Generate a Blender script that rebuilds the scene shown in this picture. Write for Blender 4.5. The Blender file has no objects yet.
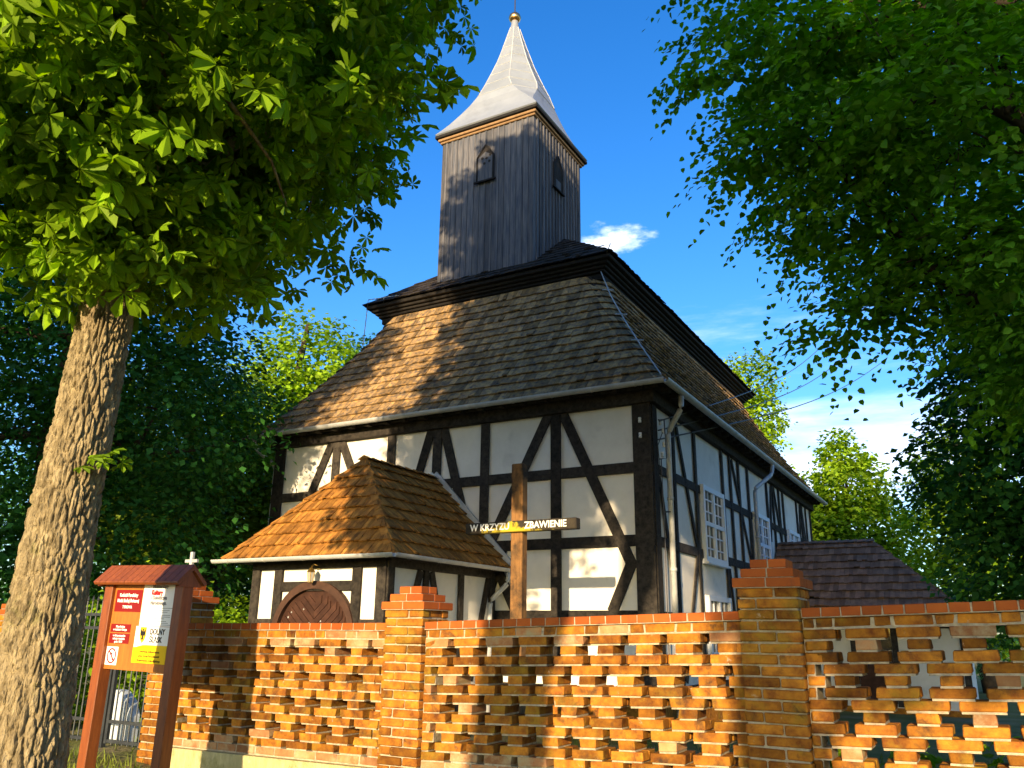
import bpy, bmesh, math, random
import numpy as np
from mathutils import Vector, Matrix
random.seed(7)
SC = bpy.context.scene
COL = SC.collection
R = math.radians

# ------------------------------------------------------------------ camera
PITCH, ROLL, TH = 0.29235, 0.01325, 0.51752
fw = Vector((0, math.cos(PITCH), math.sin(PITCH)))
up0 = Vector((0, -math.sin(PITCH), math.cos(PITCH)))
x0 = Vector((1, 0, 0))
rt = math.cos(ROLL) * x0 + math.sin(ROLL) * up0
upv = -math.sin(ROLL) * x0 + math.cos(ROLL) * up0
cd = bpy.data.cameras.new('camera')
cam = bpy.data.objects.new('camera', cd)
COL.objects.link(cam)
M = Matrix((rt, upv, -fw)).transposed().to_4x4()
M.translation = Vector((0, 0, 1.6))
cam.matrix_world = M
cd.sensor_width = 36
cd.lens = 821.9 / 1024 * 36
cd.clip_start = 0.05
cd.clip_end = 6000
SC.camera = cam

# ------------------------------------------------------------------ light
SUN_EL, SUN_AZ = R(12.5), R(17)          # light travels forward and 17 deg to the right
w = bpy.data.worlds.new('World')
SC.world = w
w.use_nodes = True
nt = w.node_tree
nt.nodes.clear()
out = nt.nodes.new('ShaderNodeOutputWorld')
bg = nt.nodes.new('ShaderNodeBackground')
sky = nt.nodes.new('ShaderNodeTexSky')
sky.sky_type = 'NISHITA'
sky.sun_disc = False
sky.sun_elevation = SUN_EL
sky.sun_rotation = math.pi + SUN_AZ
sky.air_density = 1.0
sky.dust_density = 0.9
sky.ozone_density = 3.0
bg.inputs[1].default_value = 0.15
tc = nt.nodes.new('ShaderNodeTexCoord')


def wn(t, **k):
    n = nt.nodes.new(t)
    for a, b in k.items():
        setattr(n, a, b)
    return n


def dir_of(px, py):
    d = fw * 821.9 + rt * (px - 512) - upv * (py - 384)
    return d.normalized()


def cloud(prev, d, rad, stretch, scale, lo, hi, amount, detail=6):
    # a patch of cloud in the sky around direction d
    sub = wn('ShaderNodeVectorMath', operation='SUBTRACT')
    nt.links.new(tc.outputs['Generated'], sub.inputs[0])
    sub.inputs[1].default_value = d
    mul = wn('ShaderNodeVectorMath', operation='MULTIPLY')
    nt.links.new(sub.outputs[0], mul.inputs[0])
    mul.inputs[1].default_value = stretch
    ln = wn('ShaderNodeVectorMath', operation='LENGTH')
    nt.links.new(mul.outputs[0], ln.inputs[0])
    no = wn('ShaderNodeTexNoise')
    no.inputs['Scale'].default_value = scale
    no.inputs['Detail'].default_value = detail
    no.inputs['Roughness'].default_value = 0.6
    nt.links.new(mul.outputs[0], no.inputs['Vector'])
    dv = wn('ShaderNodeMath', operation='DIVIDE')
    nt.links.new(ln.outputs['Value'], dv.inputs[0])
    dv.inputs[1].default_value = rad
    sb = wn('ShaderNodeMath', operation='SUBTRACT')
    nt.links.new(no.outputs[0], sb.inputs[0])
    m2 = wn('ShaderNodeMath', operation='MULTIPLY')
    nt.links.new(dv.outputs[0], m2.inputs[0])
    m2.inputs[1].default_value = 0.35
    nt.links.new(m2.outputs[0], sb.inputs[1])
    mr = wn('ShaderNodeMapRange', interpolation_type='SMOOTHSTEP')
    nt.links.new(sb.outputs[0], mr.inputs[0])
    mr.inputs[1].default_value = lo
    mr.inputs[2].default_value = hi
    mr.inputs[3].default_value = 0
    mr.inputs[4].default_value = amount
    mx = wn('ShaderNodeMix', data_type='RGBA')
    nt.links.new(mr.outputs[0], mx.inputs[0])
    nt.links.new(prev, mx.inputs[6])
    mx.inputs[7].default_value = (6.8, 7.2, 7.9, 1)
    return mx.outputs[2]


hsv = wn('ShaderNodeHueSaturation')
hsv.inputs['Saturation'].default_value = 1.3
hsv.inputs['Hue'].default_value = 0.512
hsv.inputs['Value'].default_value = 1.1
nt.links.new(sky.outputs[0], hsv.inputs['Color'])
col = hsv.outputs[0]
col = cloud(col, dir_of(615, 238), 0.055, (1, 1, 2.6), 17, 0.20, 0.55, 0.85, 8)
col = cloud(col, dir_of(880, 455), 0.55, (1, 1, 5.5), 3.4, 0.12, 0.62, 0.68)
col = cloud(col, dir_of(700, 330), 0.5, (1.4, 1, 7.0), 5.0, 0.36, 0.75, 0.25)
nt.links.new(col, bg.inputs[0])
nt.links.new(bg.outputs[0], out.inputs[0])

ld = bpy.data.lights.new('sun', 'SUN')
ld.energy = 5.0
ld.angle = R(0.6)
ld.color = (1.0, 0.74, 0.44)
sun = bpy.data.objects.new('sun', ld)
COL.objects.link(sun)
trav = Vector((math.sin(SUN_AZ) * math.cos(SUN_EL), math.cos(SUN_AZ) * math.cos(SUN_EL), -math.sin(SUN_EL)))
sun.rotation_euler = (-trav).to_track_quat('Z', 'Y').to_euler()
sun.location = (-8, -25, 20)
SC.view_settings.view_transform = 'Standard'
SC.view_settings.look = 'None'
SC.view_settings.exposure = 1.05
SC.view_settings.gamma = 1
SC.view_settings.use_curve_mapping = False

# ------------------------------------------------------------------ frames of reference
UX, UY = -math.cos(TH), math.sin(TH)      # along the church front, to the left
VX, VY = math.sin(TH), math.cos(TH)       # along the church side, away
CX, CY = 2.406, 13.792                    # near corner of the church
WX, WY = 0.37, 7.057                      # a point of the street wall
WD, LN = 8.84, 14.7


def sm(a, b, x):
    t = min(1, max(0, (x - a) / (b - a)))
    return t * t * (3 - 2 * t)


def ground_z(x, y):
    u = (x - WX) * UX + (y - WY) * UY
    return 0.24 * sm(3.0, 5.5, u) * (1 - sm(14, 30, math.hypot(x, y)))


# ------------------------------------------------------------------ mesh helpers
class MB:
    def __init__(s):
        s.v, s.f, s.r, s.t = [], [], [], 0

    def face(s, pts, r=0.5):
        i = len(s.v)
        s.v.extend(tuple(p) for p in pts)
        s.f.append(tuple(range(i, i + len(pts))))
        s.r.append(r)

    def poly(s, vs, fs, r=0.5):
        i = len(s.v)
        s.v.extend(tuple(p) for p in vs)
        for f in fs:
            s.f.append(tuple(j + i for j in f))
            s.r.append(r)

    def box(s, x0, x1, y0, y1, z0, z1, r=None, jit=0.0):
        if r is None:
            r = random.random()
        vs = [(x, y, z) for z in (z0, z1) for y in (y0, y1) for x in (x0, x1)]
        if jit:
            vs = [tuple(c + random.uniform(-jit, jit) for c in p) for p in vs]
        s.poly(vs, [(0, 2, 3, 1), (4, 5, 7, 6), (0, 1, 5, 4), (2, 6, 7, 3), (0, 4, 6, 2), (1, 3, 7, 5)], r)

    def prism(s, prof, a, b, r=0.5):
        # closed profile points as functions: a(p), b(p) give the 3D end positions
        n = len(prof)
        A = [a(p) for p in prof]
        B = [b(p) for p in prof]
        s.poly(A + B, [tuple(range(n)), tuple(range(2 * n - 1, n - 1, -1))] +
               [(i, i + n, (i + 1) % n + n, (i + 1) % n) for i in range(n)], r)

    def beam(s, p, q, w, t, out, r=None):
        # bar from p to q, width w (in the plane), thickness t along 'out'
        if r is None:
            r = random.random()
        p, q, o = Vector(p), Vector(q), Vector(out).normalized()
        d = (q - p).normalized()
        sd = d.cross(o).normalized() * w / 2
        o = o * t
        vs = [p - sd, p + sd, p + sd + o, p - sd + o, q - sd, q + sd, q + sd + o, q - sd + o]
        s.poly(vs, [(0, 1, 2, 3), (7, 6, 5, 4), (0, 4, 5, 1), (1, 5, 6, 2), (2, 6, 7, 3), (3, 7, 4, 0)], r)

    def tube(s, pts, rads, n=8, r=0.5, caps=True):
        pts = [Vector(p) for p in pts]
        if not hasattr(rads, '__len__'):
            rads = [rads] * len(pts)
        base = len(s.v)
        ref = Vector((0.13, 0.21, 0.97))
        for i, p in enumerate(pts):
            d = (pts[min(i + 1, len(pts) - 1)] - pts[max(i - 1, 0)]).normalized()
            if abs(d.dot(ref)) > 0.95:
                rr = Vector((1, 0, 0.1))
            else:
                rr = ref
            a = d.cross(rr).normalized()
            b = d.cross(a)
            for k in range(n):
                t = 2 * math.pi * k / n
                s.v.append(tuple(p + (a * math.cos(t) + b * math.sin(t)) * rads[i]))
        for i in range(len(pts) - 1):
            for k in range(n):
                k2 = (k + 1) % n
                s.f.append((base + i * n + k, base + i * n + k2, base + (i + 1) * n + k2, base + (i + 1) * n + k))
                s.r.append(r)
        if caps:
            s.f.append(tuple(base + k for k in range(n))[::-1])
            s.f.append(tuple(base + (len(pts) - 1) * n + k for k in range(n)))
            s.r += [r, r]

    def lathe(s, prof, c, n=16, r=0.5):
        base = len(s.v)
        for (rad, z) in prof:
            for k in range(n):
                t = 2 * math.pi * k / n
                s.v.append((c[0] + rad * math.cos(t), c[1] + rad * math.sin(t), c[2] + z))
        for i in range(len(prof) - 1):
            for k in range(n):
                k2 = (k + 1) % n
                s.f.append((base + i * n + k, base + i * n + k2, base + (i + 1) * n + k2, base + (i + 1) * n + k))
                s.r.append(r)

    def build(s, name, mat, parent=None, smooth=False, bevel=0, recalc=True):
        me = bpy.data.meshes.new(name)
        me.from_pydata(s.v, [], s.f)
        at = me.attributes.new('rnd', 'FLOAT', 'FACE')
        at.data.foreach_set('value', s.r)
        if recalc:
            bm = bmesh.new()
            bm.from_mesh(me)
            bmesh.ops.recalc_face_normals(bm, faces=bm.faces)
            bm.to_mesh(me)
            bm.free()
        if smooth:
            me.polygons.foreach_set('use_smooth', [True] * len(me.polygons))
        me.materials.append(mat)
        o = bpy.data.objects.new(name, me)
        COL.objects.link(o)
        if parent:
            o.parent = parent
        if bevel:
            m = o.modifiers.new('bevel', 'BEVEL')
            m.width = bevel
            m.segments = 1
            m.limit_method = 'ANGLE'
        return o


def tag(o, label=None, cat=None, group=None, kind=None):
    for k, v in (('label', label), ('category', cat), ('group', group), ('kind', kind)):
        if v:
            o[k] = v
    return o


def empty(name, loc, rz=0.0):
    o = bpy.data.objects.new(name, None)
    o.empty_display_size = 0.3
    COL.objects.link(o)
    o.location = loc
    o.rotation_euler = (0, 0, rz)
    return o


# ------------------------------------------------------------------ materials
def weather(m, colour, lo, hi, scale):
    # blotches of salt, lime or soot over the base colour
    t = m.node_tree
    b = t.nodes['Principled BSDF']
    src = b.inputs['Base Color'].links[0].from_socket
    tcn = t.nodes.new('ShaderNodeTexCoord')
    n = t.nodes.new('ShaderNodeTexNoise')
    n.inputs['Scale'].default_value = scale
    n.inputs['Detail'].default_value = 10
    n.inputs['Roughness'].default_value = .7
    n.inputs['Distortion'].default_value = .4
    t.links.new(tcn.outputs['Object'], n.inputs['Vector'])
    q = t.nodes.new('ShaderNodeMapRange')
    t.links.new(n.outputs[0], q.inputs[0])
    q.inputs[1].default_value = lo
    q.inputs[2].default_value = hi
    x = t.nodes.new('ShaderNodeMix')
    x.data_type = 'RGBA'
    t.links.new(q.outputs[0], x.inputs[0])
    t.links.new(src, x.inputs[6])
    x.inputs[7].default_value = (*colour, 1)
    t.links.new(x.outputs[2], b.inputs['Base Color'])


def mat(name, c1, c2=None, rough=0.8, metal=0.0, scale=8.0, stretch=(1, 1, 1), bump=0.3, bscale=None, bdist=0.01,
        var=0.0, spec=0.14, c3=None, c3lo=0.55, c3hi=0.7, c3scale=2.0, detail=6, translucent=0.0, coords='Object'):
    m = bpy.data.materials.new(name)
    m.use_nodes = True
    t = m.node_tree
    N, Lk = t.nodes, t.links
    b = N['Principled BSDF']
    b.inputs['Roughness'].default_value = rough
    b.inputs['Metallic'].default_value = metal
    b.inputs['Specular IOR Level'].default_value = spec
    tcn = N.new('ShaderNodeTexCoord')
    mp = N.new('ShaderNodeMapping')
    mp.inputs['Scale'].default_value = stretch
    Lk.new(tcn.outputs[coords], mp.inputs[0])
    no = N.new('ShaderNodeTexNoise')
    no.inputs['Scale'].default_value = scale
    no.inputs['Detail'].default_value = detail
    no.inputs['Roughness'].default_value = 0.62
    Lk.new(mp.outputs[0], no.inputs['Vector'])
    c2 = c2 or c1
    rp = N.new('ShaderNodeMapRange')
    Lk.new(no.outputs[0], rp.inputs[0])
    rp.inputs[1].default_value = 0.3
    rp.inputs[2].default_value = 0.7
    mx = N.new('ShaderNodeMix')
    mx.data_type = 'RGBA'
    at = N.new('ShaderNodeAttribute')
    at.attribute_name = 'rnd'
    Lk.new(rp.outputs[0], mx.inputs[0])
    mx.inputs[6].default_value = (*c1, 1)
    mx.inputs[7].default_value = (*c2, 1)
    cur = mx.outputs[2]
    if var:
        mm = N.new('ShaderNodeMapRange')
        Lk.new(at.outputs['Fac'], mm.inputs[0])
        mm.inputs[3].default_value = 1 - var
        mm.inputs[4].default_value = 1 + var
        h = N.new('ShaderNodeHueSaturation')
        Lk.new(cur, h.inputs['Color'])
        Lk.new(mm.outputs[0], h.inputs['Value'])
        cur = h.outputs[0]
    if c3:
        n3 = N.new('ShaderNodeTexNoise')
        n3.inputs['Scale'].default_value = c3scale
        n3.inputs['Detail'].default_value = 8
        n3.inputs['Roughness'].default_value = 0.65
        Lk.new(tcn.outputs[coords], n3.inputs['Vector'])
        r3 = N.new('ShaderNodeMapRange')
        Lk.new(n3.outputs[0], r3.inputs[0])
        r3.inputs[1].default_value = c3lo
        r3.inputs[2].default_value = c3hi
        m3 = N.new('ShaderNodeMix')
        m3.data_type = 'RGBA'
        Lk.new(r3.outputs[0], m3.inputs[0])
        Lk.new(cur, m3.inputs[6])
        m3.inputs[7].default_value = (*c3, 1)
        cur = m3.outputs[2]
    Lk.new(cur, b.inputs['Base Color'])
    if bump:
        nb = N.new('ShaderNodeTexNoise')
        nb.inputs['Scale'].default_value = bscale or scale * 2
        nb.inputs['Detail'].default_value = 5
        Lk.new(mp.outputs[0], nb.inputs['Vector'])
        bp = N.new('ShaderNodeBump')
        bp.inputs['Strength'].default_value = bump
        bp.inputs['Distance'].default_value = bdist
        Lk.new(nb.outputs[0], bp.inputs['Height'])
        Lk.new(bp.outputs[0], b.inputs['Normal'])
    if translucent:
        tr = N.new('ShaderNodeBsdfTranslucent')
        hs = N.new('ShaderNodeHueSaturation')
        hs.inputs['Saturation'].default_value = 1.15
        hs.inputs['Value'].default_value = 1.6
        Lk.new(cur, hs.inputs['Color'])
        Lk.new(hs.outputs[0], tr.inputs[0])
        ms = N.new('ShaderNodeMixShader')
        ms.inputs[0].default_value = translucent
        Lk.new(b.outputs[0], ms.inputs[1])
        Lk.new(tr.outputs[0], ms.inputs[2])
        Lk.new(ms.outputs[0], N['Material Output'].inputs[0])
    return m


MT = dict(
    plaster=mat('plaster', (.78, .76, .69), (.70, .68, .61), .9, scale=3, bump=.25, bscale=60, bdist=.004,
                c3=(.50, .49, .44), c3lo=.56, c3hi=.82, c3scale=1.3),
    timber=mat('timber', (.014, .013, .013), (.060, .052, .042), .85, scale=14, stretch=(1, 1, 1), bump=.6, bscale=40, bdist=.006, var=.35),
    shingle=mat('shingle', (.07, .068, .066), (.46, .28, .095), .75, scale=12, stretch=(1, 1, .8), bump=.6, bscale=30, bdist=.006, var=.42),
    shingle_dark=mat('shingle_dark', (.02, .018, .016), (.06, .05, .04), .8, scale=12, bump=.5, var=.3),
    shingle_warm=mat('shingle_warm', (.18, .075, .018), (.42, .20, .04), .75, scale=9, stretch=(1, 1, .35), bump=.6, bscale=30, bdist=.006, var=.38),
    shingle_brown=mat('shingle_brown', (.17, .10, .065), (.30, .18, .11), .75, scale=9, stretch=(1, 1, .35), bump=.6, bscale=30, bdist=.006, var=.3),
    roofing=mat('roofing', (.02, .018, .016), (.035, .03, .026), .9),
    board=mat('board', (.045, .056, .075), (.15, .142, .14), .8, scale=7, stretch=(3, 3, .25), bump=.5, bscale=12, bdist=.005, var=.3),
    trim=mat('trim', (.20, .12, .055), (.32, .20, .10), .7, scale=9, bump=.2, var=.2),
    dark_trim=mat('dark_trim', (.009, .009, .009), (.024, .021, .018), .8, scale=12, bump=.4, var=.3),
    sheet=mat('sheet', (.23, .26, .29), (.30, .33, .355), .5, metal=.15, scale=1.5, bump=.12, bscale=4, bdist=.02, var=.06, spec=.5),
    gold=mat('gold', (.75, .38, .12), (.85, .5, .2), .28, metal=1, bump=0),
    zinc=mat('zinc', (.38, .40, .41), (.52, .54, .54), .5, metal=.15, scale=6, bump=.1, var=.1),
    paint_white=mat('paint_white', (.72, .76, .80), (.78, .81, .84), .5, bump=.05),
    glass=mat('glass', (.012, .016, .02), (.02, .025, .03), .06, spec=.8, bump=.05, bscale=3, bdist=.01),
    brick=mat('brick', (.15, .045, .010), (.42, .175, .018), .85, scale=11, bump=.7, bscale=55, bdist=.004, var=.5,
              c3=(.30, .20, .02), c3lo=.52, c3hi=.74, c3scale=3.2),
    brick_pale=mat('brick_pale', (.26, .10, .04), (.42, .23, .10), .9, scale=7, bump=.7, bscale=45, bdist=.005, var=.3,
                   c3=(.38, .31, .17), c3lo=.5, c3hi=.65, c3scale=4),
    brick_new=mat('brick_new', (.30, .07, .014), (.40, .105, .018), .7, scale=5, bump=.25, bscale=60, bdist=.002, var=.22),
    mortar=mat('mortar', (.26, .22, .15), (.50, .43, .30), .95, scale=20, bump=.8, bscale=60, bdist=.006),
    plinth=mat('plinth', (.36, .33, .15), (.52, .47, .25), .95, scale=5, stretch=(3, 3, .7), bump=.9, bscale=18, bdist=.02,
               c3=(.16, .18, .04), c3lo=.5, c3hi=.72, c3scale=4),
    bark=mat('bark', (.11, .085, .045), (.38, .31, .18), .95, scale=9, stretch=(1.6, 1.6, .7), bump=1, bscale=20, bdist=.05,
             c3=(.16, .17, .05), c3lo=.58, c3hi=.8, c3scale=3),
    bark_dark=mat('bark_dark', (.03, .025, .018), (.07, .055, .04), .95, bump=.5),
    leaf_chestnut=mat('leaf_chestnut', (.075, .18, .006), (.25, .40, .014), .5, scale=1.2, bump=0, var=.45, translucent=.42, spec=.12),
    leaf_linden=mat('leaf_linden', (.05, .17, .014), (.17, .34, .02), .5, scale=1.2, bump=0, var=.45, translucent=.45, spec=.12),
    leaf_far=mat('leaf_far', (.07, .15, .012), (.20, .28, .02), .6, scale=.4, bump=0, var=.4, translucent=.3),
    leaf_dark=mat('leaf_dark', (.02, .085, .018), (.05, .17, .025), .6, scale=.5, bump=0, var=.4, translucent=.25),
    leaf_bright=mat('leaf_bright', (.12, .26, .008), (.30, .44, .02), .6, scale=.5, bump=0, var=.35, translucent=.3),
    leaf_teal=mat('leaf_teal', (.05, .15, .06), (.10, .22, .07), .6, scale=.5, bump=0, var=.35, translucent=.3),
    sign_wood=mat('sign_wood', (.15, .038, .01), (.27, .075, .015), .45, scale=10, stretch=(4, 4, .5), bump=.2, var=.1, spec=.5),
    sign_board=mat('sign_board', (.30, .10, .015), (.42, .155, .022), .5, scale=8, stretch=(4, 4, .5), bump=.15, spec=.4),
    maroon=mat('maroon', (.20, .012, .012), rough=.4, bump=0),
    white_print=mat('white_print', (.78, .80, .82), rough=.4, bump=0),
    yellow_print=mat('yellow_print', (.80, .52, .01), rough=.4, bump=0),
    black_print=mat('black_print', (.02, .02, .022), rough=.5, bump=0),
    grey_print=mat('grey_print', (.22, .22, .24), rough=.5, bump=0),
    red_print=mat('red_print', (.55, .02, .02), rough=.5, bump=0),
    lettering=mat('lettering', (.8, .8, .78), rough=.6, bump=0),
    iron=mat('iron', (.04, .045, .05), (.07, .078, .085), .5, metal=.5, bump=.1),
    cross_wood=mat('cross_wood', (.17, .085, .03), (.30, .16, .06), .85, scale=9, stretch=(3, 3, .3), bump=.6, bscale=25, bdist=.006,
                   c3=(.035, .028, .02), c3lo=.45, c3hi=.62, c3scale=2.2),
    bar_wood=mat('bar_wood', (.025, .022, .018), (.05, .042, .03), .8, scale=9, bump=.5, bscale=25, bdist=.005),
    door=mat('door', (.035, .016, .011), (.07, .032, .02), .6, scale=8, bump=.3, var=.22),
    door_frame=mat('door_frame', (.045, .025, .018), (.08, .042, .028), .6, scale=8, bump=.3),
    porcelain=mat('porcelain', (.7, .7, .68), rough=.2, spec=.6, bump=0),
    wire=mat('wire', (.10, .10, .11), rough=.5, metal=.5, bump=0),
    brass=mat('brass', (.55, .36, .10), rough=.35, metal=.9, bump=0),
    lampglass=mat('lampglass', (.3, .3, .28), rough=.1, spec=.6, bump=0),
    stone=mat('stone', (.45, .52, .58), (.62, .70, .78), .7, scale=6, bump=.3),
    ground=mat('ground', (.10, .12, .03), (.20, .19, .06), .95, scale=1.5, bump=.8, bscale=14, bdist=.05,
               c3=(.24, .20, .11), c3lo=.5, c3hi=.66, c3scale=.7),
    asphalt=mat('asphalt', (.045, .045, .046), (.065, .063, .06), .9, scale=20, bump=.5, bscale=90, bdist=.004),
    grass=mat('grass', (.10, .16, .02), (.22, .26, .04), .7, scale=2, bump=0, var=.4, translucent=.25),
)

weather(MT['brick'], (.46, .36, .24), .63, .72, 9)
weather(MT['brick'], (.045, .028, .018), .54, .72, 5)
weather(MT['brick_new'], (.12, .05, .03), .60, .8, 6)
def lichen(m, x0, x1, zc, colour):
    # yellow lichen growing on one stretch of the bar, mostly along its lower edge
    t = m.node_tree
    b = t.nodes['Principled BSDF']
    src = b.inputs['Base Color'].links[0].from_socket
    tcn = t.nodes.new('ShaderNodeTexCoord')
    sp = t.nodes.new('ShaderNodeSeparateXYZ')
    t.links.new(tcn.outputs['Object'], sp.inputs[0])

    def mth(op, a, b_, c=None):
        n = t.nodes.new('ShaderNodeMath')
        n.operation = op
        for i, v in enumerate((a, b_)):
            if hasattr(v, 'links'):
                t.links.new(v, n.inputs[i])
            else:
                n.inputs[i].default_value = v
        return n.outputs[0]
    dx = mth('ABSOLUTE', mth('SUBTRACT', sp.outputs[0], (x0 + x1) / 2), 0)
    wx = mth('SUBTRACT', 1.0, mth('DIVIDE', dx, (x1 - x0) / 2))
    wz = mth('MULTIPLY', mth('SUBTRACT', zc, sp.outputs[2]), 7.0)
    n = t.nodes.new('ShaderNodeTexNoise')
    n.inputs['Scale'].default_value = 14
    n.inputs['Detail'].default_value = 8
    t.links.new(tcn.outputs['Object'], n.inputs['Vector'])
    sm2 = mth('ADD', mth('ADD', wx, wz), mth('MULTIPLY', mth('SUBTRACT', n.outputs[0], .5), 3.0))
    q = t.nodes.new('ShaderNodeMapRange')
    t.links.new(sm2, q.inputs[0])
    q.inputs[1].default_value = .35
    q.inputs[2].default_value = .75
    x = t.nodes.new('ShaderNodeMix')
    x.data_type = 'RGBA'
    t.links.new(q.outputs[0], x.inputs[0])
    t.links.new(src, x.inputs[6])
    x.inputs[7].default_value = (*colour, 1)
    t.links.new(x.outputs[2], b.inputs['Base Color'])


lichen(MT['bar_wood'], -.55, .35, 3.045, (.42, .34, .03))
weather(MT['mortar'], (.10, .09, .05), .58, .75, 6)
weather(MT['plinth'], (.62, .58, .45), .62, .70, 5)
weather(MT['sheet'], (.17, .18, .19), .55, .8, 1.3)
weather(MT['plaster'], (.40, .37, .30), .64, .78, .9)

# ------------------------------------------------------------------ ground
RZ = -TH


def WL(u, v, z=0.0):
    """street-wall coordinates -> world"""
    return Vector((WX + UX * u + VX * v, WY + UY * u + VY * v, z))


g = MB()
rr = [0, 1, 2, 3, 4, 5, 6, 7, 8, 9, 10, 11, 12, 13.5, 15, 17, 20, 24, 30, 40, 60, 100, 200, 500, 1500, 4000]
NA = 120
idx = {}
for i, q in enumerate(rr):
    for k in range(NA):
        a = 2 * math.pi * k / NA
        x, y = q * math.cos(a), q * math.sin(a) + 2
        idx[i, k] = len(g.v)
        g.v.append((x, y, ground_z(x, y)))
        if i == 0:
            for kk in range(NA):
                idx[0, kk] = idx[0, 0]
            break
for i in range(len(rr) - 1):
    for k in range(NA):
        k2 = (k + 1) % NA
        f = (idx[i, k], idx[i + 1, k], idx[i + 1, k2], idx[i, k2]) if i else (idx[0, 0], idx[1, k], idx[1, k2])
        g.f.append(f)
        g.r.append(.5)
tag(g.build('ground', MT['ground'], smooth=True), kind='structure')

# street running along the wall behind the viewer's verge
s = MB()
s.box(-60, 60, -9, -3.2, -.02, .012)
st = s.build('street', MT['asphalt'])
st.location = WL(0, 0)
st.rotation_euler = (0, 0, RZ)
st.location = WL(0, -1.2)
tag(st, kind='structure')


# ------------------------------------------------------------------ foliage
def rand_unit(n, rng):
    v = rng.normal(size=(n, 3))
    return v / np.linalg.norm(v, axis=1)[:, None]


def leaf_mesh(name, P, Nn, D, S, tmpl, material, parent, seed=0):
    """P centres, Nn normals, D tip directions, S sizes; tmpl = list of quads in (x,y,z)"""
    rng = np.random.default_rng(seed)
    n = len(P)
    Nn = Nn / np.linalg.norm(Nn, axis=1)[:, None]
    D = D - (D * Nn).sum(1)[:, None] * Nn
    D = D / (np.linalg.norm(D, axis=1)[:, None] + 1e-9)
    X = np.cross(D, Nn)
    T = np.array(tmpl, float)                # (q,4,3)
    q = T.shape[0]
    V = (P[:, None, None, :] + S[:, None, None, None] *
         (T[None, :, :, 0, None] * X[:, None, None, :] + T[None, :, :, 1, None] * D[:, None, None, :] +
          T[None, :, :, 2, None] * Nn[:, None, None, :]))
    V = V.reshape(-1, 3)
    nf = n * q
    me = bpy.data.meshes.new(name)
    me.vertices.add(nf * 4)
    me.vertices.foreach_set('co', V.astype(np.float32).ravel())
    me.loops.add(nf * 4)
    me.loops.foreach_set('vertex_index', np.arange(nf * 4, dtype=np.int32))
    me.polygons.add(nf)
    me.polygons.foreach_set('loop_start', np.arange(0, nf * 4, 4, dtype=np.int32))
    me.polygons.foreach_set('loop_total', np.full(nf, 4, dtype=np.int32))
    me.update(calc_edges=True)
    at = me.attributes.new('rnd', 'FLOAT', 'FACE')
    at.data.foreach_set('value', np.repeat(rng.random(n), q).astype(np.float32))
    me.materials.append(material)
    o = bpy.data.objects.new(name, me)
    COL.objects.link(o)
    if parent:
        o.parent = parent
    return o


def palmate():
    T = []
    for a, L in ((-122, .58), (-74, .82), (-26, 1.0), (24, .98), (72, .8), (120, .56)):
        a = R(a)
        d = np.array([math.sin(a), math.cos(a), 0])
        s_ = np.array([math.cos(a), -math.sin(a), 0])
        Z = np.array([0, 0, 1.0])
        b = d * .03
        tip = d * L * .97 - Z * .34 * L
        for sg_ in (-1, 1):
            T.append([b, d * .40 * L + sg_ * s_ * .12 * L + Z * (.04 - .04 * L), d * .74 * L + sg_ * s_ * .215 * L - Z * .10 * L, tip + Z * .0])
    return [[list(p) for p in qd] for qd in T]


PALM = palmate()
HEART = [[[0, 0, 0], [.42, .12, .06], [.40, .55, .05], [0, 1, -.12]], [[0, 0, 0], [0, 1, -.12], [-.40, .55, .05], [-.42, .12, .06]]]
DIAM = [[[0, 0, 0], [.42, .45, .1], [0, 1, -.1], [-.42, .5, .06]]]


def crown_points(blobs, n, rng, surf=.35, clump=.35, per=8, flat=.55):
    """clusters of leaves spread through a union of ellipsoids"""
    vol = np.array([b[3] * b[4] * b[5] for b in blobs]) ** (2 / 3)
    vol = vol / vol.sum()
    ncl = max(1, n // per)
    ch = rng.choice(len(blobs), ncl, p=vol)
    B = np.array([b[:6] for b in blobs], float)[ch]
    d = rand_unit(ncl, rng)
    rad = (1 - rng.random(ncl) ** 1.5 * (1 - surf)) * (1 + rng.normal(size=ncl) * .07)
    c = B[:, :3] + d * B[:, 3:6] * rad[:, None]
    P = np.repeat(c, per, 0) + np.clip(rng.normal(size=(ncl * per, 3)), -1.7, 1.7) * clump * np.array([1, 1, flat])
    Dd = np.repeat(d, per, 0)
    return P, Dd


def crown(name, blobs, n, size, tmpl, material, parent, seed, surf=.35, clump=.35, per=8, up=.9, keep=None, flat=.55, szvar=.3):
    rng = np.random.default_rng(seed)
    P, Dd = crown_points(blobs, n, rng, surf, clump, per, flat)
    if keep is not None:
        k = keep(P)
        P, Dd = P[k], Dd[k]
    m = len(P)
    Nn = rand_unit(m, rng) * .75 + np.array([0, 0, up]) + Dd * .25
    D = Dd * .8 + rand_unit(m, rng) * .8 + np.array([0, 0, -.45])
    S = size * (1 + rng.uniform(-szvar, szvar, m))
    return leaf_mesh(name, P, Nn, D, S, tmpl, material, parent, seed)


def limb(mb, a, b, r0, r1, rng, n=7, sag=.25, sides=8, bend=.08):
    a, b = np.array(a, float), np.array(b, float)
    L = np.linalg.norm(b - a)
    off = rng.normal(size=3) * L * bend
    pts, rs = [], []
    for i in range(n):
        t = i / (n - 1)
        p = a * (1 - t) + b * t + off * math.sin(math.pi * t) + np.array([0, 0, sag * L * math.sin(math.pi * t) * .5])
        p += rng.normal(size=3) * L * .012 * (0 < i < n - 1)
        pts.append(p)
        rs.append(r0 * (1 - t) + r1 * t)
    mb.tube(pts, rs, sides)
    return pts


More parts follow.
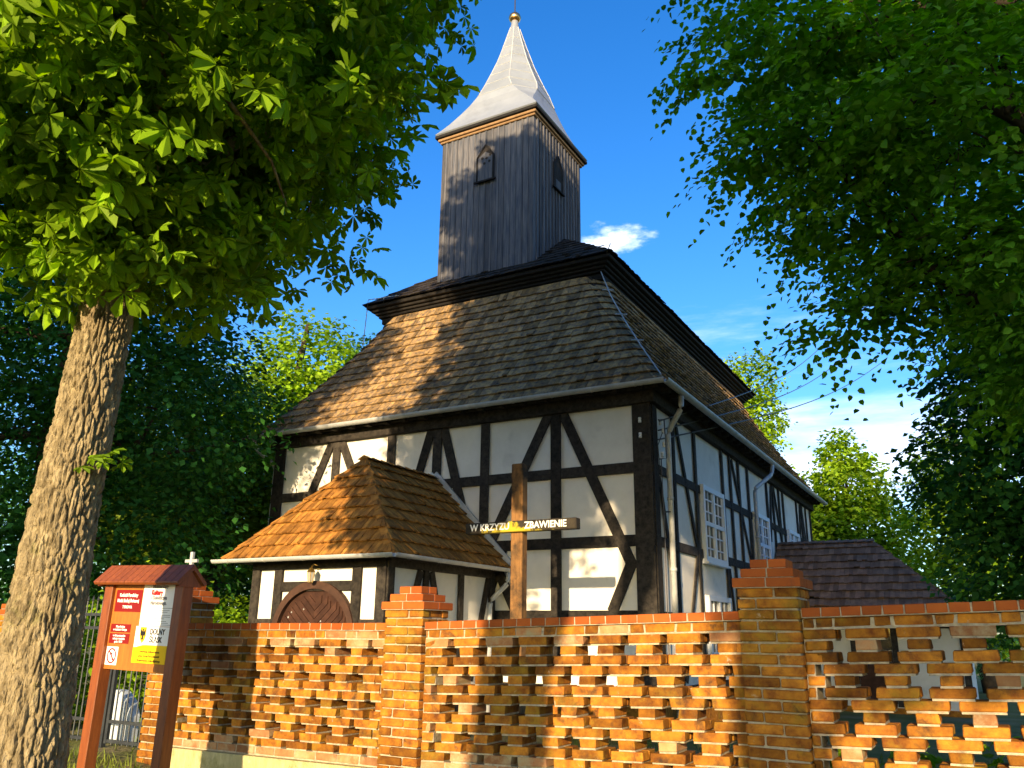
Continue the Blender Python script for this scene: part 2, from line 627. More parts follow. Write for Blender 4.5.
def simple_tree(name, label, cat, base, H, trunk_r, blobs, n, size, leafmat, seed, tmpl=DIAM, group=None, lean=(0, 0), barkm='bark_dark',
                surf=.4, clump=.3, per=10, limbs=True, keep=None):
    rng = np.random.default_rng(seed)
    e = empty(name, base)
    tag(e, label, cat, group)
    mb = MB()
    top = (lean[0], lean[1], H)
    main = limb(mb, (0, 0, -.3), top, trunk_r, trunk_r * .25, rng, 9, 0, 10, .012)
    if limbs:
        for b in blobs:
            i = int(rng.integers(3, 7))
            p = main[i]
            if b[2] > p[2] - .5:
                pts = limb(mb, p, (b[0], b[1], b[2]), trunk_r * .35, trunk_r * .08, rng, 6, .1, 6)
                for _ in range(3):
                    d = rng.normal(size=3)
                    d /= np.linalg.norm(d)
                    limb(mb, pts[3], np.array(b[:3]) + d * np.array(b[3:6]) * .85, trunk_r * .14, trunk_r * .03, rng, 4, .05, 5)
    mb.build('trunk', MT[barkm], e, smooth=True, recalc=False)
    crown('crown', blobs, n, size, tmpl, MT[leafmat], e, seed, surf, clump, per, keep=keep)
    return e


# ------------------------------------------------------------------ shingles
def strip(mb, P0, P1, Q0, Q1, wd, th, nrm, rng=random):
    P0, P1, Q0, Q1, nrm = map(Vector, (P0, P1, Q0, Q1, nrm))
    L = (P1 - P0).length
    e = (P1 - P0) / L
    q0, q1 = (Q0 - P0).dot(e), (Q1 - P0).dot(e)
    upd = ((Q0 + Q1) / 2 - (P0 + P1) / 2)
    upd = (upd - e * upd.dot(e))
    x = min(0, q0) - rng.random() * wd
    end = max(L, q1)
    while x < end:
        w_ = wd * rng.uniform(.75, 1.25)
        a, b = x + .002, x + w_ - .002
        x += w_
        ab, bb = min(max(a, 0), L), min(max(b, 0), L)
        at, bt = min(max(a, q0), q1), min(max(b, q0), q1)
        if bb - ab < 1e-4 and bt - at < 1e-4:
            continue
        lo = -upd * (rng.uniform(-.05, .07) + (rng.random() < .03) * rng.uniform(-.25, .15))
        rs = nrm * (th + rng.uniform(-.012, .012) + (rng.random() < .04) * .02)
        p0, p1 = P0 + e * ab + lo, P0 + e * bb + lo
        t0, t1 = P0 + e * at + upd * 1.08, P0 + e * bt + upd * 1.08
        gp_ = rs * .5
        mb.poly([p0 + gp_, p1 + gp_, p1 + rs, p0 + rs, t1 + nrm * .004, t0 + nrm * .004],
                [(0, 1, 2, 3), (3, 2, 4, 5), (0, 3, 5), (1, 4, 2), (1, 0, 5, 4)], rng.random())


def roof_face(mb, E0, E1, T0, T1, rows, wd=.12, th=.028):
    """E0-E1 eave edge, T0-T1 top edge"""
    E0, E1, T0, T1 = map(Vector, (E0, E1, T0, T1))
    n = (E1 - E0).cross((T0 + T1) / 2 - (E0 + E1) / 2).normalized()
    if n.z < 0:
        n = -n
    for i in range(rows):
        a, b = i / rows, (i + 1) / rows
        strip(mb, E0.lerp(T0, a), E1.lerp(T1, a), E0.lerp(T0, b), E1.lerp(T1, b), wd, th, n)
    # dark boarding just under the shingles
    return n


def hip_caps(mb, a, b, n=9, w_=.16):
    a, b = Vector(a), Vector(b)
    d = (b - a).normalized()
    s_ = d.cross(Vector((0, 0, 1))).normalized() * w_
    for i in range(n):
        p, q = a.lerp(b, i / n), a.lerp(b, (i + 1.15) / n)
        r = random.random()
        h0, h1 = Vector((0, 0, .045)), Vector((0, 0, .02))
        dn = Vector((0, 0, -.07))
        mb.poly([p + h0, p + s_ + dn + h0, q + s_ + dn + h1, q + h1, p - s_ + dn + h0, q - s_ + dn + h1],
                [(0, 1, 2, 3), (4, 0, 3, 5), (1, 0, 4)], r)


# ------------------------------------------------------------------ the church
church = empty('timber_framed_church', (CX, CY, 0), RZ)
tag(church, 'black and white timber-framed church with a shingled roof and a boarded bell tower', 'church')


def cl(u, v, z):
    return (-u, v, z)


def cbox(mb, u0, u1, v0, v1, z0, z1, r=None):
    mb.box(-u1, -u0, v0, v1, z0, z1, r)


m = MB()
cbox(m, .02, WD - .02, .02, LN - .02, .55, 5.55)
wall = m.build('wall', MT['plaster'], church)
m = MB()
cbox(m, -.03, WD + .03, -.03, LN + .03, -.3, .55)
m.build('plinth', MT['brick'], church)
F, S_ = (0, -1, 0), (1, 0, 0)
TT = .05     # timbers stand this proud


def fbeam(kind, u0, z0, u1, z1, w_=.2, t=TT, v=.0):
    mb = MB()
    mb.beam(cl(u0, v, z0), cl(u1, v, z1), w_, t - .02 + random.uniform(-.003, .003), F)
    mb.build(kind, MT['timber'], church, bevel=.008)


def sbeam(kind, v0, z0, v1, z1, w_=.14, t=.04, u=.0):
    mb = MB()
    mb.beam(cl(u, v0, z0), cl(u, v1, z1), w_, t - .02 + random.uniform(-.003, .003), S_)
    mb.build(kind, MT['timber'], church, bevel=.008)


# front frame
for z in (4.33, 3.09, 1.86, .66):
    fbeam('rail', -.02, z, WD + .02, z, .19, .05 + .004)
for u, w_ in ((.16, .34), (1.82, .2), (3.33, .19), (4.44, .2), (5.58, .2), (7.05, .2), (8.68, .3)):
    fbeam('post', u, .57, u, 5.45, w_, .062)
for a in ((1.68, 5.45, .38, 2.62), (.40, 2.75, .78, 1.93), (1.97, 5.45, 3.2, 3.1), (4.30, 5.45, 3.62, 3.15), (4.6, 5.45, 5.3, 3.15),
          (6.93, 5.45, 5.75, 3.1), (7.2, 5.45, 8.45, 2.7), (8.4, 2.8, 8.1, 1.93), (3.2, 3.05, 2.62, 1.93), (2.9, 3.05, 3.3, 1.93)):
    fbeam('brace', *a, .19, .057)
# side frame
for z in (4.32, 3.08, 1.86, .66):
    sbeam('rail', .02, z, LN, z, .17, .038)
for v in (.14, 1.12, 2.42, 4.36, 5.02, 5.75, 6.6, 8.55, 9.25, 10.0, 10.5, 12.4, 13.1, 13.8, 14.55):
    sbeam('post', v, .57, v, 5.45, .14 if v > .2 else .24, .046)
for a in ((1.3, 5.4, 2.36, 3.05), (5.2, 5.4, 6.5, 3.15), (9.4, 5.4, 10.35, 3.15), (9.1, 5.4, 8.7, 3.9), (13.2, 5.4, 13.75, 3.2),
          (5.8, 3.0, 6.5, .7), (.3, 4.2, 1.05, 1.9), (2.3, 3.0, 1.3, .8), (12.95, 5.4, 12.5, 3.6), (4.5, 3.0, 4.95, .8)):
    sbeam('brace', *a, .125, .042)
m = MB()
cbox(m, -.1, WD + .1, -.1, LN + .1, 5.44, 5.66, .3)
cbox(m, -.2, WD + .2, -.2, LN + .2, 5.665, 5.74, .6)
m.build('eave_beam', MT['timber'], church, bevel=.01)
for k in range(20):
    u = .1 + k * (WD - .2) / 19
    m = MB()
    m.box(-u - .06, -u + .06, -.33, -.2, 5.62, 5.735)
    m.build('rafter_end', MT['timber'], church)
for k in range(32):
    v = .1 + k * (LN - .2) / 31
    m = MB()
    m.box(.2, .33, v - .06, v + .06, 5.62, 5.735)
    m.build('rafter_end', MT['timber'], church)


# windows in the side wall
def side_window(v0, v1, z0, z1, rows=6, cols=4):
    f = MB()
    c = .07
    for (a, b, y0, y1) in ((v0 - .03, v0 + c, z0 - .03, z1 + .03), (v1 - c, v1 + .03, z0 - .03, z1 + .03)):
        f.box(.0, .085, a, b, y0, y1)
    f.box(0, .083, v0 + c, v1 - c, z0 - .03, z0 + c)
    f.box(0, .083, v0 + c, v1 - c, z1 - c, z1 + .03)
    f.box(0, .13, v0 - .06, v1 + .06, z0 - .075, z0 - .032)
    fr = f.build('window', MT['paint_white'], church)
    g_ = MB()
    g_.box(.0, .028, v0 + .02, v1 - .02, z0 + .02, z1 - .02)
    g_.build('pane', MT['glass'], fr)
    mu = MB()
    vm = (v0 + v1) / 2
    zm = (z0 + z1) / 2
    mu.box(.02, .075, vm - .05, vm + .05, z0 + c, z1 - c)
    if rows > 3:
        mu.box(.02, .073, v0 + c, v1 - c, zm - .04, zm + .04)
    for h in (0, 1):
        a, b = (v0 + c, vm - .05) if h == 0 else (vm + .05, v1 - c)
        mu.box(.025, .055, a, a + .035, z0 + c, z1 - c)
        mu.box(.025, .055, b - .035, b, z0 + c, z1 - c)
        mu.box(.025, .053, (a + b) / 2 - .014, (a + b) / 2 + .014, z0 + c, z1 - c)
    for i in range(1, rows):
        if rows > 3 and i == rows // 2:
            continue
        z = z0 + (z1 - z0) * i / rows
        mu.box(.024, .051, v0 + c, v1 - c, z - .013, z + .013)
    mu.build('muntins', MT['paint_white'], fr)


for v0 in (2.68, 6.85, 10.72):
    side_window(v0, v0 + 1.44, 2.97, 4.42 - .02)
side_window(2.68, 4.2, 1.2, 2.28, 3)

# main roof: shingled courses round a hipped mansard with soft corners
m = MB()
NR = 15


def prof(t):
    return -.36 + 1.88 * (1 - (1 - t) ** 1.18), 5.72 + 3.1 * t


def sides(d, z, r):
    """four straight sides and corner arc points at inset d (local x,y)"""
    xa, xb, ya, yb = -(WD - d), -d, d, LN - d
    return [((xa + r, ya), (xb - r, ya)), ((xb, ya + r), (xb, yb - r)), ((xb - r, yb), (xa + r, yb)), ((xa, yb - r), (xa, ya + r))], \
        [(xb - r, ya + r, -90), (xb - r, yb - r, 0), (xa + r, yb - r, 90), (xa + r, ya + r, 180)]


for i in range(NR):
    t0, t1 = i / NR, (i + 1) / NR
    d0, z0 = prof(t0)
    d1, z1 = prof(t1)
    r0, r1 = .12 + .38 * t0, .12 + .38 * t1
    s0, c0 = sides(d0, z0, r0)
    s1, c1 = sides(d1, z1, r1)
    sl = Vector((d1 - d0, z1 - z0)).normalized()
    for k in range(4):
        out_ = [(0, -1), (1, 0), (0, 1), (-1, 0)][k]
        nrm = Vector((out_[0] * sl.y, out_[1] * sl.y, sl.x))
        strip(m, (*s0[k][0], z0), (*s0[k][1], z0), (*s1[k][0], z1), (*s1[k][1], z1), .125, .045, nrm)
        NAQ = 5
        for q in range(NAQ):
            A = []
            for (cx, cy, a0), rr_, z in ((c0[k], r0, z0), (c1[k], r1, z1)):
                for qq in (q, q + 1):
                    an = R(a0 + 90 * qq / NAQ)
                    A.append(Vector((cx + rr_ * math.cos(an), cy + rr_ * math.sin(an), z)))
            am = R(c0[k][2] + 90 * (q + .5) / NAQ)
            nn = Vector((math.cos(am) * sl.y, math.sin(am) * sl.y, sl.x)) * (.045 + random.uniform(-.003, .005))
            ext = (A[2] - A[0]) * .08
            m.poly([A[0] + nn * .5, A[1] + nn * .5, A[1] + nn, A[0] + nn, A[3] + ext, A[2] + ext], [(0, 1, 2, 3), (3, 2, 4, 5), (0, 3, 5), (1, 4, 2), (1, 0, 5, 4)],
                   random.random())
m.build('lower_roof', MT['shingle'], church, recalc=False)
m = MB()
lv = []
for i in range(9):
    d, z = prof(i / 8)
    d += .03
    z -= .012
    xa, xb, ya, yb = -(WD - d), -d, d, LN - d
    c = .1 + .12 * i / 8
    lv.append([(xa + c, ya, z), (xb - c, ya, z), (xb, ya + c, z), (xb, yb - c, z), (xb - c, yb, z), (xa + c, yb, z), (xa, yb - c, z), (xa, ya + c, z)])
for i in range(8):
    for k in range(8):
        k2 = (k + 1) % 8
        m.face([lv[i][k], lv[i][k2], lv[i + 1][k2], lv[i + 1][k]])
m.face(lv[0])
m.face(lv[8])
m.build('roof_boarding', MT['roofing'], church)

# cornice between the roofs
m = MB()
steps = [(1.50, 8.72, 8.86), (1.44, 8.862, 8.93), (1.38, 8.932, 8.99), (1.31, 8.992, 9.06), (1.22, 9.062, 9.15)]
for d, za, zb in steps:
    cbox(m, d, WD - d, d + .06, LN - d - .06, za, zb, random.random())
m.build('cornice', MT['dark_trim'], church, bevel=.012)
m = MB()
d = 1.16
E = [cl(d, d + .06, 9.155), cl(WD - d, d + .06, 9.155), cl(WD - d, LN - d - .06, 9.155), cl(d, LN - d - .06, 9.155)]
RH = 9.155 + (WD / 2 - d) * .8
ra, rb = cl(WD / 2, d + .06 + WD / 2 - d, RH), cl(WD / 2, LN - d - .06 - WD / 2 + d, RH)
for (a, b, c, e) in ((E[0], E[1], ra, ra), (E[1], E[2], ra, rb), (E[2], E[3], rb, rb), (E[3], E[0], rb, ra)):
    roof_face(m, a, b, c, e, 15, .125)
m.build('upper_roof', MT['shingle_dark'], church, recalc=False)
m = MB()
o = Vector((0, 0, -.03))
E2 = [Vector(e) + Vector((0, 0, -.004)) for e in E]
ra2, rb2 = Vector(ra) + o, Vector(rb) + o
for f in ((E2[0], E2[1], ra2), (E2[1], E2[2], rb2, ra2), (E2[2], E2[3], rb2), (E2[3], E2[0], ra2, rb2)):
    m.face(f)
m.build('roof_boarding', MT['roofing'], church)


# gutters
def gutter(parent, pts, r=.075, drop=.0):
    mb = MB()
    for a, b in zip(pts[:-1], pts[1:]):
        a, b = Vector(a), Vector(b)
        d_ = (b - a).normalized()
        side = d_.cross(Vector((0, 0, 1)))
        n = 8
        ringsA = [a + (side * math.cos(math.pi * k / n) - Vector((0, 0, 1)) * math.sin(math.pi * k / n)) * r for k in range(n + 1)]
        off = b - a
        inner = [a + (side * math.cos(math.pi * k / n) - Vector((0, 0, 1)) * math.sin(math.pi * k / n)) * (r - .008) for k in range(n + 1)]
        A = ringsA + inner[::-1]
        N_ = len(A)
        mb.poly(A + [p + off for p in A], [(i, (i + 1) % N_, (i + 1) % N_ + N_, i + N_) for i in range(N_)] + [tuple(range(N_))] +
                [tuple(range(2 * N_ - 1, N_ - 1, -1))], .5)
        L = off.length
        k = 0.35
        while k < L:
            c = a + d_ * k
            rg = [c + (side * math.cos(math.pi * j / n) - Vector((0, 0, 1)) * math.sin(math.pi * j / n)) * (r + .006) for j in range(n + 1)]
            q = [p + d_ * .03 for p in rg]
            mb.poly(rg + q, [(i, i + 1, i + 2 + n, i + 1 + n) for i in range(n)], .9)
            k += .8
    return mb.build('gutter', MT['zinc'], parent, recalc=False)


GZ = 5.72
gutter(church, [cl(WD + .43, -.43, GZ), cl(-.43, -.43, GZ)])
gutter(church, [cl(-.43, -.43, GZ), cl(-.43, LN + .4, GZ)])
gutter(church, [cl(WD + .43, LN + .4, GZ), cl(WD + .43, -.43, GZ)])


def pipe(parent, pts, r=.05):
    mb = MB()
    # round the corners
    P = [Vector(p) for p in pts]
    sm_ = [P[0]]
    for i in range(1, len(P) - 1):
        a, b, c = P[i - 1], P[i], P[i + 1]
        k = min(.12, (a - b).length * .45, (c - b).length * .45)
        p0, p1 = b + (a - b).normalized() * k, b + (c - b).normalized() * k
        for t in (0, .33, .66, 1):
            sm_.append(p0 * (1 - t) ** 2 + b * 2 * t * (1 - t) + p1 * t * t)
    sm_.append(P[-1])
    mb.tube(sm_, r, 12)
    for i in range(1, 4):
        z = P[-1].z + (P[-2].z - P[-1].z) * i / 4
        mb.tube([(P[-1].x, P[-1].y, z), (P[-1].x, P[-1].y, z + .06)], r + .009, 12)
    return mb.build('downpipe', MT['zinc'], parent, smooth=True)


pipe(church, [cl(-.40, .50, 5.66), cl(-.40, .50, 5.42), cl(-.13, .5, 5.0), cl(-.13, .5, .2)])
pipe(church, [cl(-.42, 7.55, 5.66), cl(-.40, 7.5, 5.4), cl(-.13, 6.75, 4.95), cl(-.13, 6.75, .2)])
pipe(church, [cl(WD + .40, -.3, 5.66), cl(WD + .38, -.25, 5.45), cl(WD + .1, .12, 5.1), cl(WD + .1, .12, .2)])

# ---- bell tower
U0, U1, V0, V1 = 3.25, 5.85, 1.72, 4.32
TZ0, TZ1 = 9.0, 13.36
m = MB()
cbox(m, U0 + .03, U1 - .03, V0 + .03, V1 - .03, TZ0, TZ1)
tower = m.build('tower', MT['dark_trim'], church)
m = MB()
rg = random.Random(3)


def board_run(face):
    a, b = (U0, U1) if face in 'fb' else (V0, V1)
    x = a
    while x < b - .01:
        w_ = rg.uniform(.145, .185)
        e_ = min(x + w_, b)
        t = .018 + rg.uniform(0, .006)
        r = rg.random()
        zb = TZ0 + rg.uniform(-.03, .0)
        if face == 'f':
            cbox(m, x + .003, e_ - .003, V0 + .03 - t - .01, V0 + .03, zb, TZ1, r)
            cbox(m, e_ - .022, e_ + .022, V0 + .03 - t - .03, V0 + .03 - t - .008, zb, TZ1, rg.random()) if face == 'f' and e_ < b - .02 else None
        elif face == 's':
            m.box(-(U0 + .03), -(U0 + .03) + t + .01, x + .003, e_ - .003, zb, TZ1, r)
            if e_ < b - .02:
                m.box(-(U0 + .03) + t + .008, -(U0 + .03) + t + .045, e_ - .03, e_ + .03, zb, TZ1, rg.random())
        elif face == 'l':
            m.box(-(U1 - .03) - t - .01, -(U1 - .03), x + .003, e_ - .003, zb, TZ1, r)
        else:
            cbox(m, x + .003, e_ - .003, V1 - .03, V1 - .03 + t + .01, zb, TZ1, r)
        x = e_


for f_ in 'fslb':
    board_run(f_)
m.build('boarding', MT['board'], tower)


def opening(front):
    n = MB()
    if front:
        P = lambda a, b, o: cl(a, V0 - .045 - o, b)
        a0, a1, z0, z1, zt = 4.31, 4.77, 11.96, 12.62, 12.93
    else:
        P = lambda a, b, o: cl(U0 - .045 - o, a, b)
        a0, a1, z0, z1, zt = 2.68, 3.14, 11.96, 12.60, 12.90
    am = (a0 + a1) / 2
    inner = [(a0, z0), (a1, z0), (a1, z1), (am + .1, zt - .06), (am, zt), (am - .1, zt - .06), (a0, z1)]
    n.prism(inner, lambda p: P(p[0], p[1], .0), lambda p: P(p[0], p[1], .012), .1)
    op = n.build('belfry_opening', MT['roofing'], tower)
    k = MB()
    k.prism([(a0 + .03, z0), (a1 - .03, z0), (a1 - .03, z1 - .02), (am, z1 + .12), (a0 + .03, z1 - .02)] if front else
            [(a0 + .1, z0 + .03), (a1 - .1, z0 + .03), (a1 - .1, z0 + .25), (a0 + .1, z0 + .25)],
            lambda p: P(p[0], p[1], .013), lambda p: P(p[0], p[1], .02), .35)
    sh = k.build('shutter', MT['board'], op)
    fr = MB()
    pts = [(a0, z0), (a0, z1), (am, zt), (a1, z1), (a1, z0)]
    for a, b in zip(pts[:-1], pts[1:]):
        fr.beam(P(a[0], a[1], .0), P(b[0], b[1], .0), .035, .026, Vector(P(0, 0, 1)) - Vector(P(0, 0, 0)))
    fr.beam(P(a0 - .07, z0 - .02, 0), P(a1 + .07, z0 - .02, 0), .04, .05, Vector(P(0, 0, 1)) - Vector(P(0, 0, 0)))
    fr.build('frame', MT['dark_trim'], op)
    if front:
        for (x, z) in ((4.50, 12.55), (4.62, 12.57), (4.42, 12.45), (4.56, 12.42), (4.40, 12.62)):
            nn = 10
            hs = MB()
            hs.prism([(x + .035 * math.cos(2 * math.pi * j / nn), z + .035 * math.sin(2 * math.pi * j / nn)) for j in range(nn)],
                     lambda p: P(p[0], p[1], .021), lambda p: P(p[0], p[1], .024), 0)
            hs.build('sound_hole', MT['roofing'], op)


opening(True)
opening(False)
m = MB()
for k, (ov, za, zb) in enumerate(((.05, 13.361, 13.42), (.095, 13.422, 13.49), (.15, 13.492, 13.575))):
    cbox(m, U0 - ov, U1 + ov, V0 - ov, V1 + ov, za, zb, .3 + .3 * k)
    if k == 1:
        m.build('tower_cornice', MT['trim'], church, bevel=.012)
        m = MB()
m.build('tower_cornice', MT['dark_trim'], church, bevel=.01)
m = MB()
uc, vc = 4.55, 3.02
rings = [(13.578, 1.42, 1), (13.61, 1.455, 1), (13.76, 1.345, 1), (13.98, 1.21, .97), (14.26, 1.09, .85), (14.50, 1.02, .68), (14.78, .955, .5), (15.04, .885, .414),
         (15.5, .70, .414), (16.03, .50, .414), (16.66, .31, .414), (17.30, .13, .414)]
ringv = []
for z, a, k in rings:
    k = min(k, .995)
    pts = [(a, -k * a), (a, k * a), (k * a, a), (-k * a, a), (-a, k * a), (-a, -k * a), (-k * a, -a), (k * a, -a)]
    ringv.append([(-uc + p[0], vc + p[1], z) for p in pts])
for i in range(len(ringv) - 1):
    for k in range(8):
        k2 = (k + 1) % 8
        m.face([ringv[i][k], ringv[i][k2], ringv[i + 1][k2], ringv[i + 1][k]], random.random())
m.face(ringv[0])
spire = m.build('spire', MT['sheet'], church)
m = MB()
for k in range(8):
    m.tube([Vector(ringv[i][k]) for i in range(6, len(ringv))], .014, 5)
# lapped seams round the spire
for z in (14.75, 15.1, 15.45, 15.8, 16.15, 16.5, 16.85):
    zs = [r_[0] for r_ in rings]
    a = np.interp(z, zs, [r_[1] for r_ in rings]) + .004
    k = np.interp(z, zs, [r_[2] for r_ in rings])
    pts = [(a, -k * a), (a, k * a), (k * a, a), (-k * a, a), (-a, k * a), (-a, -k * a), (-k * a, -a), (k * a, -a), (a, -k * a)]
    m.tube([(-uc + p[0], vc + p[1], z) for p in pts], .008, 4)
m.build('seam', MT['zinc'], spire)
m = MB()
m.lathe([(.001, 17.2), (.15, 17.22), (.135, 17.3), (.10, 17.45), (.095, 17.55), (.001, 17.56)], (-uc, vc, 0))
m.build('finial_neck', MT['sheet'], spire, smooth=True)
m = MB()
m.lathe([(.001, 17.54), (.10, 17.56), (.155, 17.62), (.17, 17.68), (.15, 17.75), (.10, 17.81), (.04, 17.85), (.001, 17.86)], (-uc, vc, 0), 20)
m.build('finial_ball', MT['gold'], spire, smooth=True)
m = MB()
m.tube([(-uc, vc, 17.8), (-uc, vc, 19.2)], .017, 6)
m.tube([(-uc - .22, vc, 18.75), (-uc + .22, vc, 18.75)], .015, 6)
m.build('finial_rod', MT['iron'], spire)
# lightning conductor on ridge and hip
m = MB()
pa, pb = Vector(cl(WD - 1.25, 1.3, 9.32)), Vector(cl(U1 + .05, 1.6, 9.35))
m.tube([cl(WD - 1.2, 1.28, 8.1), pa + Vector((0, 0, -.12)), pa, pb], .011, 5)
for t in (.25, .55, .85):
    p = pa.lerp(pb, t)
    m.tube([p, p - Vector((0, 0, .17))], .011, 5)
m.build('lightning_conductor', MT['zinc'], church)
m = MB()
q0, q1 = Vector(cl(1.25, 3.2, 9.42)), Vector(cl(1.18, 1.26, 9.33))
pr = [q0, q1]
for t in (0, .25, .5, .75, 1):
    d_, z_ = prof(1 - t)
    pr.append(Vector(cl(d_ + .02, d_ + .02, z_ + .1)))
m.tube([Vector(cl(2.4, 2.4, 9.9)), Vector(cl(1.45, 1.45, 9.42))] + pr[1:], .013, 5)
for t in (.2, .45, .7):
    d_, z_ = prof(1 - t)
    p = Vector(cl(d_ + .02, d_ + .02, z_ + .1))
    m.tube([p + Vector((-.1, -.06, 0)), p + Vector((.1, .06, 0))], .015, 5)
m.build('lightning_conductor', MT['zinc'], church)

# ---- entrance porch
PU0, PU1, PV = 3.08, 5.84, -3.15
m = MB()
m.box(-PU1 + .02, -PU0 - .02, PV + .02, -.0, -.2, 2.64)
porch = m.build('porch', MT['plaster'], church)
PF = lambda a, b, o=0: cl(a, PV + .02 - o, b)
PS = lambda a, b, o=0: cl(PU0 + .02 - o, a, b)


def pbeam(kind, fn, a0, z0, a1, z1, w_, t=.05):
    mb = MB()
    o_ = Vector(fn(0, 0, 1)) - Vector(fn(0, 0, 0))
    mb.beam(fn(a0, z0), fn(a1, z1), w_, t + random.uniform(-.002, .002), o_)
    mb.build(kind, MT['timber'], porch, bevel=.007)


for u, w_ in ((3.17, .18), (3.64, .17), (5.26, .17), (5.76, .16)):
    pbeam('post', PF, u, 0, u, 2.52, w_, .055)
pbeam('rail', PF, PU0 + .0, 2.58, PU1, 2.58, .14, .064)
pbeam('rail', PF, 3.72, 2.24, 5.18, 2.24, .15, .047)
pbeam('rail', PF, PU0 + .05, .98 + .72, 3.6, 1.70, .09, .04)
pbeam('rail', PF, 5.3, 1.70, 5.75, 1.70, .09, .04)
for v, w_ in ((-3.07, .16), (-2.15, .13), (-1.12, .14), (-.1, .18)):
    pbeam('post', PS, v, 0, v, 2.52, w_, .052)
pbeam('rail', PS, PV, 2.58, 0, 2.58, .14, .06)
for a in ((-2.3, 2.5, -2.95, .6), (-2.0, 2.5, -1.35, .6), (-.22, 2.5, -.75, .8)):
    pbeam('brace', PS, *a, .13, .047)
# arched door: leaf, frame and strap nails
am, ah, zc = 4.45, .74, 1.50
m = MB()
npt = 24
arc = [(am + ah * math.cos(math.pi * k / npt), zc + .70 * math.sin(math.pi * k / npt)) for k in range(npt + 1)]
m.prism([(am + ah, 0)] + arc + [(am - ah, 0)], lambda p: PF(p[0], p[1], .0), lambda p: PF(p[0], p[1], .006), .1)
door = m.build('door', MT['door'], porch)
m = MB()
for k in range(-16, 17):
    # slanted planks making a chevron, clipped to the arch by sampling
    for sgn in (-1, 1):
        c = k * .125
        for j in range(12):
            xa, xb = j / 12 * ah, (j + 1) / 12 * ah
            za, zb = c + 1.5 + xa * .9, c + 1.5 + xb * .9
            lim = zc + .66 * math.sqrt(max(0, 1 - (xb / ah) ** 2)) - .02
            if zb + .118 > lim or za < .02:
                continue
            m.prism([(am + sgn * xa, -za + 3.0 - .0), (am + sgn * xb, -zb + 3.0), (am + sgn * xb, -zb + 3.113), (am + sgn * xa, -za + 3.113)]
                    if False else
                    [(am + sgn * xa, za), (am + sgn * xb, zb), (am + sgn * xb, zb + .113), (am + sgn * xa, za + .113)],
                    lambda p: PF(p[0], p[1], .007), lambda p: PF(p[0], p[1], .022), ((k * 7 + sgn) % 5) / 5)
m.build('door_planks', MT['door'], door)
m = MB()
for k in range(26):
    x = am + random.uniform(-.55, .55)
    z = random.uniform(1.2, 1.95)
    m.lathe([(.014, 0), (.001, .012)], (0, 0, 0), 6)
    n0 = len(m.v) - 12
    for j in range(n0, len(m.v)):
        vx, vy, vz = m.v[j]
        m.v[j] = PF(x + vx, z + vy, .023 + vz)
m.build('nails', MT['zinc'], door)
m = MB()
o1 = [(am + (ah + .10) * math.cos(math.pi * k / npt), zc + .82 * math.sin(math.pi * k / npt)) for k in range(npt + 1)]
for k in range(npt):
    q = [arc[k], arc[k + 1], o1[k + 1], o1[k]]
    m.prism(q, lambda p: PF(p[0], p[1], .0), lambda p: PF(p[0], p[1], .085), .5)
for sg in (1, -1):
    m.box(*sorted((-(am + sg * ah), -(am + sg * (ah + .10)))), PV - .065, PV + .02, 0, zc)
m.build('door_frame', MT['door_frame'], porch)
m = MB()
PE, PR_, PA = 2.66, 4.47, 4.46
e0, e1 = cl(2.70, -3.52, PE), cl(6.22, -3.52, PE)
r0_, r1_ = cl(PA, -2.13, PR_), cl(PA, -.02, PR_)
roof_face(m, e0, e1, r0_, r0_, 9, .075, .05)
roof_face(m, e0, cl(2.70, -.02, PE), r0_, r1_, 9, .075, .05)
roof_face(m, e1, cl(6.22, -.02, PE), r0_, r1_, 9, .075, .05)
hip_caps(m, Vector(e0), Vector(r0_), 12, .1)
hip_caps(m, Vector(e1), Vector(r0_), 12, .1)
hip_caps(m, Vector(r0_) + Vector((0, -.08, .0)), Vector(r1_), 9, .14)
m.build('porch_roof', MT['shingle_warm'], porch, recalc=False)
m = MB()
dn = Vector((0, 0, -.03))
ee = [Vector(e0) + dn, Vector(e1) + dn, Vector(cl(6.22, -.02, PE)) + dn, Vector(cl(2.70, -.02, PE)) + dn]
rr0, rr1 = Vector(r0_) + dn, Vector(r1_) + dn
for f in ((ee[0], ee[1], rr0), (ee[3], ee[0], rr0, rr1), (ee[1], ee[2], rr1, rr0), (ee[0], ee[1], ee[2], ee[3])):
    m.face(f)
m.build('roof_boarding', MT['roofing'], porch)
# lead flashing where the porch roof meets the wall
m = MB()
for sgn in (-1, 1):
    a = Vector(cl(PA, -.02, PR_ + .05))
    b = Vector(cl(PA + sgn * 1.78, -.02, PE + .02))
    m.beam(a, b, .16, .06, (0, -1, 0))
m.build('flashing', MT['zinc'], porch)
g1 = gutter(porch, [cl(6.32, -3.6, PE - .0), cl(2.62, -3.6, PE - .0)], .06)
g2 = gutter(porch, [cl(2.62, -3.6, PE), cl(2.62, -.08, PE)], .06)
pipe(porch, [cl(2.62, -.3, PE - .06), cl(2.62, -.3, PE - .25), cl(2.94, -.38, PE - .55), cl(2.94, -.38, .1)], .042)

